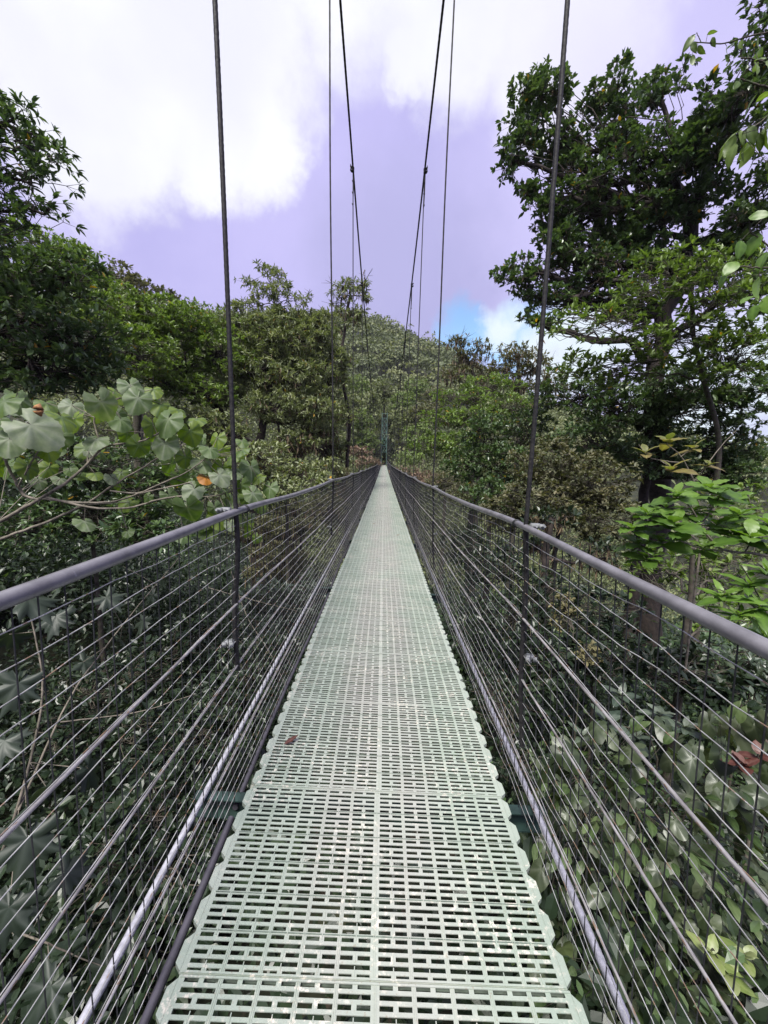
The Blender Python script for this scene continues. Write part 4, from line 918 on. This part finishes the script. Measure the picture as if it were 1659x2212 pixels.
rosette_plant('red_leaved_plant', 'plant with dark red leaves behind the mesh at the right edge', 'plant',
    [([(1660, 1720, 2.9), (1620, 1660, 2.9)], .006, .004)], [(1612, 1650, 2.85, 1.0), (1590, 1640, 2.9, .7), (1640, 1625, 2.9, .9)], 4, 46, TF, m_red, m_bark, ar=.6)
tree('dark_shrub', 'dark drooping-leaved shrub below the right handrail beyond the near hanger', 'shrub',
     [(1080, 1230, 6.5, 80, 55), (1180, 1300, 6, 90, 60), (1010, 1180, 8, 55, 45), (1100, 1340, 5.5, 80, 60), (1290, 1330, 5.6, 90, 55)], [(1120, 1260, 6.3), (1130, 1360, 6)], .10, .42, m_l_under, m_bark, cov=3.2, rtrunk=.03, clump=.28, k=7)
tree('dark_shrub', 'shaded shrub with oval leaves low behind the middle of the right mesh', 'shrub',
     [(1200, 1440, 5, 90, 60), (1330, 1430, 5, 100, 55), (1450, 1450, 4.8, 100, 60), (1120, 1500, 4.8, 70, 55), (1560, 1480, 4.6, 90, 60)], [(1280, 1450, 5), (1280, 1550, 5)], .12, .48, m_l_under, m_bark, cov=3.2, rtrunk=.03, clump=.28, k=6)
tree('pale_shrub', 'pale green loose shrub at the right edge under the handrail', 'shrub',
     [(1540, 1430, 5, 90, 45), (1620, 1500, 4.5, 70, 50), (1640, 1420, 4.8, 50, 50)], [(1600, 1440, 4.8), (1600, 1540, 4.8)], .10, .4, m_l_silver, m_bark, cov=1.6, rtrunk=.02, clump=.3, k=6)
tree('yellow_flowered_shrub', 'thin shrub dotted with yellow flower heads seen through the right mesh', 'shrub',
     [(1265, 1410, 4.3, 26, 34), (1220, 1330, 5, 22, 50)], [(1250, 1400, 4.5), (1250, 1500, 4.5)], .045, .6, leaf_mat('yellow_flower', [(.13, .12, .05), (.20, .18, .08), (.28, .26, .13)], .7, .2), m_bark, cov=1.2, rtrunk=.012, clump=.25, k=6)
tree('creeping_shrub', 'small-leaved plant right under the deck edge on the right', 'shrub',
     [(1120, 1640, 4, 60, 60), (1190, 1900, 3, 60, 90), (1240, 2080, 2.5, 70, 80), (1060, 1500, 4.6, 50, 60)], [(1150, 1700, 3.8), (1150, 1800, 3.7)], .06, .5, m_l_under, m_bark, cov=2.8, rtrunk=.015, clump=.28, k=6)

# ------------------------------------------------------------------ leaves hanging in at the upper right
def spray(name, label, branches, lv, ar, mat, tmpl=TF):
    foreground_plant(name, label, 'branch', branches, lv, tmpl, mat, m_bark, stalk=.0016, face=.25, upw=.6, ar=ar, axis_out=True, ground=False)
D = 2.6
UL = []
for br in [((1700, 220), (1640, 180), (1590, 160)), ((1700, 280), (1640, 270), (1585, 300)), ((1700, 120), (1650, 110), (1600, 120)), ((1700, 340), (1650, 320), (1600, 270))]:
    for _ in range(11):
        t = RNG.random(); a = np.array(br[0])*(1-t) + np.array(br[2])*t + RNG.normal(size=2)*14; UL.append((a[0], a[1], D+RNG.normal()*.15, 28*RNG.uniform(.7, 1.2), RNG.random()*.9))
spray('overhanging_branch', 'leafy branch hanging in at the top right corner in front of the tall tree',
      [([(1760, 200, D), (1700, 200, D), (1640, 185, D), (1600, 170, D)], .009, .004), ([(1700, 205, D), (1650, 260, D), (1600, 290, D)], .006, .003), ([(1700, 195, D), (1650, 130, D), (1600, 125, D)], .006, .003)], UL, .45, m_l_mid)
D = 2.2
spray('overhanging_branch', 'branch of a few large yellow-green leaves at the right edge halfway up',
      [([(1760, 560, D), (1700, 570, D), (1650, 580, D), (1600, 575, D)], .007, .003), ([(1700, 570, D), (1660, 530, D), (1620, 500, D)], .005, .003), ([(1700, 570, D), (1670, 640, D), (1650, 680, D)], .005, .003)],
      [(1592, 566, D, 30, .8), (1640, 600, D, 34, .9), (1600, 520, D, 28, .3), (1640, 505, D, 32, .5), (1618, 470, D, 26, .7), (1655, 545, D, 30, .4), (1655, 640, D, 34, .7), (1630, 660, D, 26, .3), (1665, 690, D, 26, .6), (1570, 590, D, 20, .4), (1660, 460, D, 30, .4), (1625, 640, D, 24, .5)], .62, m_l_bright)
D = 3.2
spray('leafy_twig', 'lone twig tip with insect-bitten leaves against the sky at the top right',
      [([(1700, 60, D), (1620, 78, D), (1560, 95, D), (1515, 92, D), (1500, 90, D)], .006, .003), ([(1515, 92, D), (1505, 70, D)], .003, .002)],
      [(1500, 75, D, 24, .3), (1508, 100, D, 18, .5), (1495, 92, D, 18, .2), (1528, 75, D, 16, .6), (1538, 82, D, 16, .4), (1496, 118, D, 16, .3), (1570, 100, D, 14, .5), (1600, 88, D, 16, .5), (1640, 75, D, 20, .4)], .45, m_l_mid)

# ------------------------------------------------------------------ air
hm = bpy.data.materials.new('haze_air'); hm.use_nodes = True; ht = hm.node_tree
for n_ in list(ht.nodes): ht.nodes.remove(n_)
ho = ht.nodes.new('ShaderNodeOutputMaterial'); hv = ht.nodes.new('ShaderNodeVolumePrincipled')
hv.inputs['Color'].default_value = (.86, .90, .95, 1); hv.inputs['Density'].default_value = .00022; hv.inputs['Anisotropy'].default_value = .2
ht.links.new(hv.outputs[0], ho.inputs['Volume'])
mb = MB(); mb.box((0, 490, -8), (800, 580, 112))
hz = make_mesh('haze', np.vstack(mb.v), np.vstack(mb.f), None, (hm,))
obj('haze', hz, None, 'thin pale air softening the far hillside', 'haze', kind='stuff')
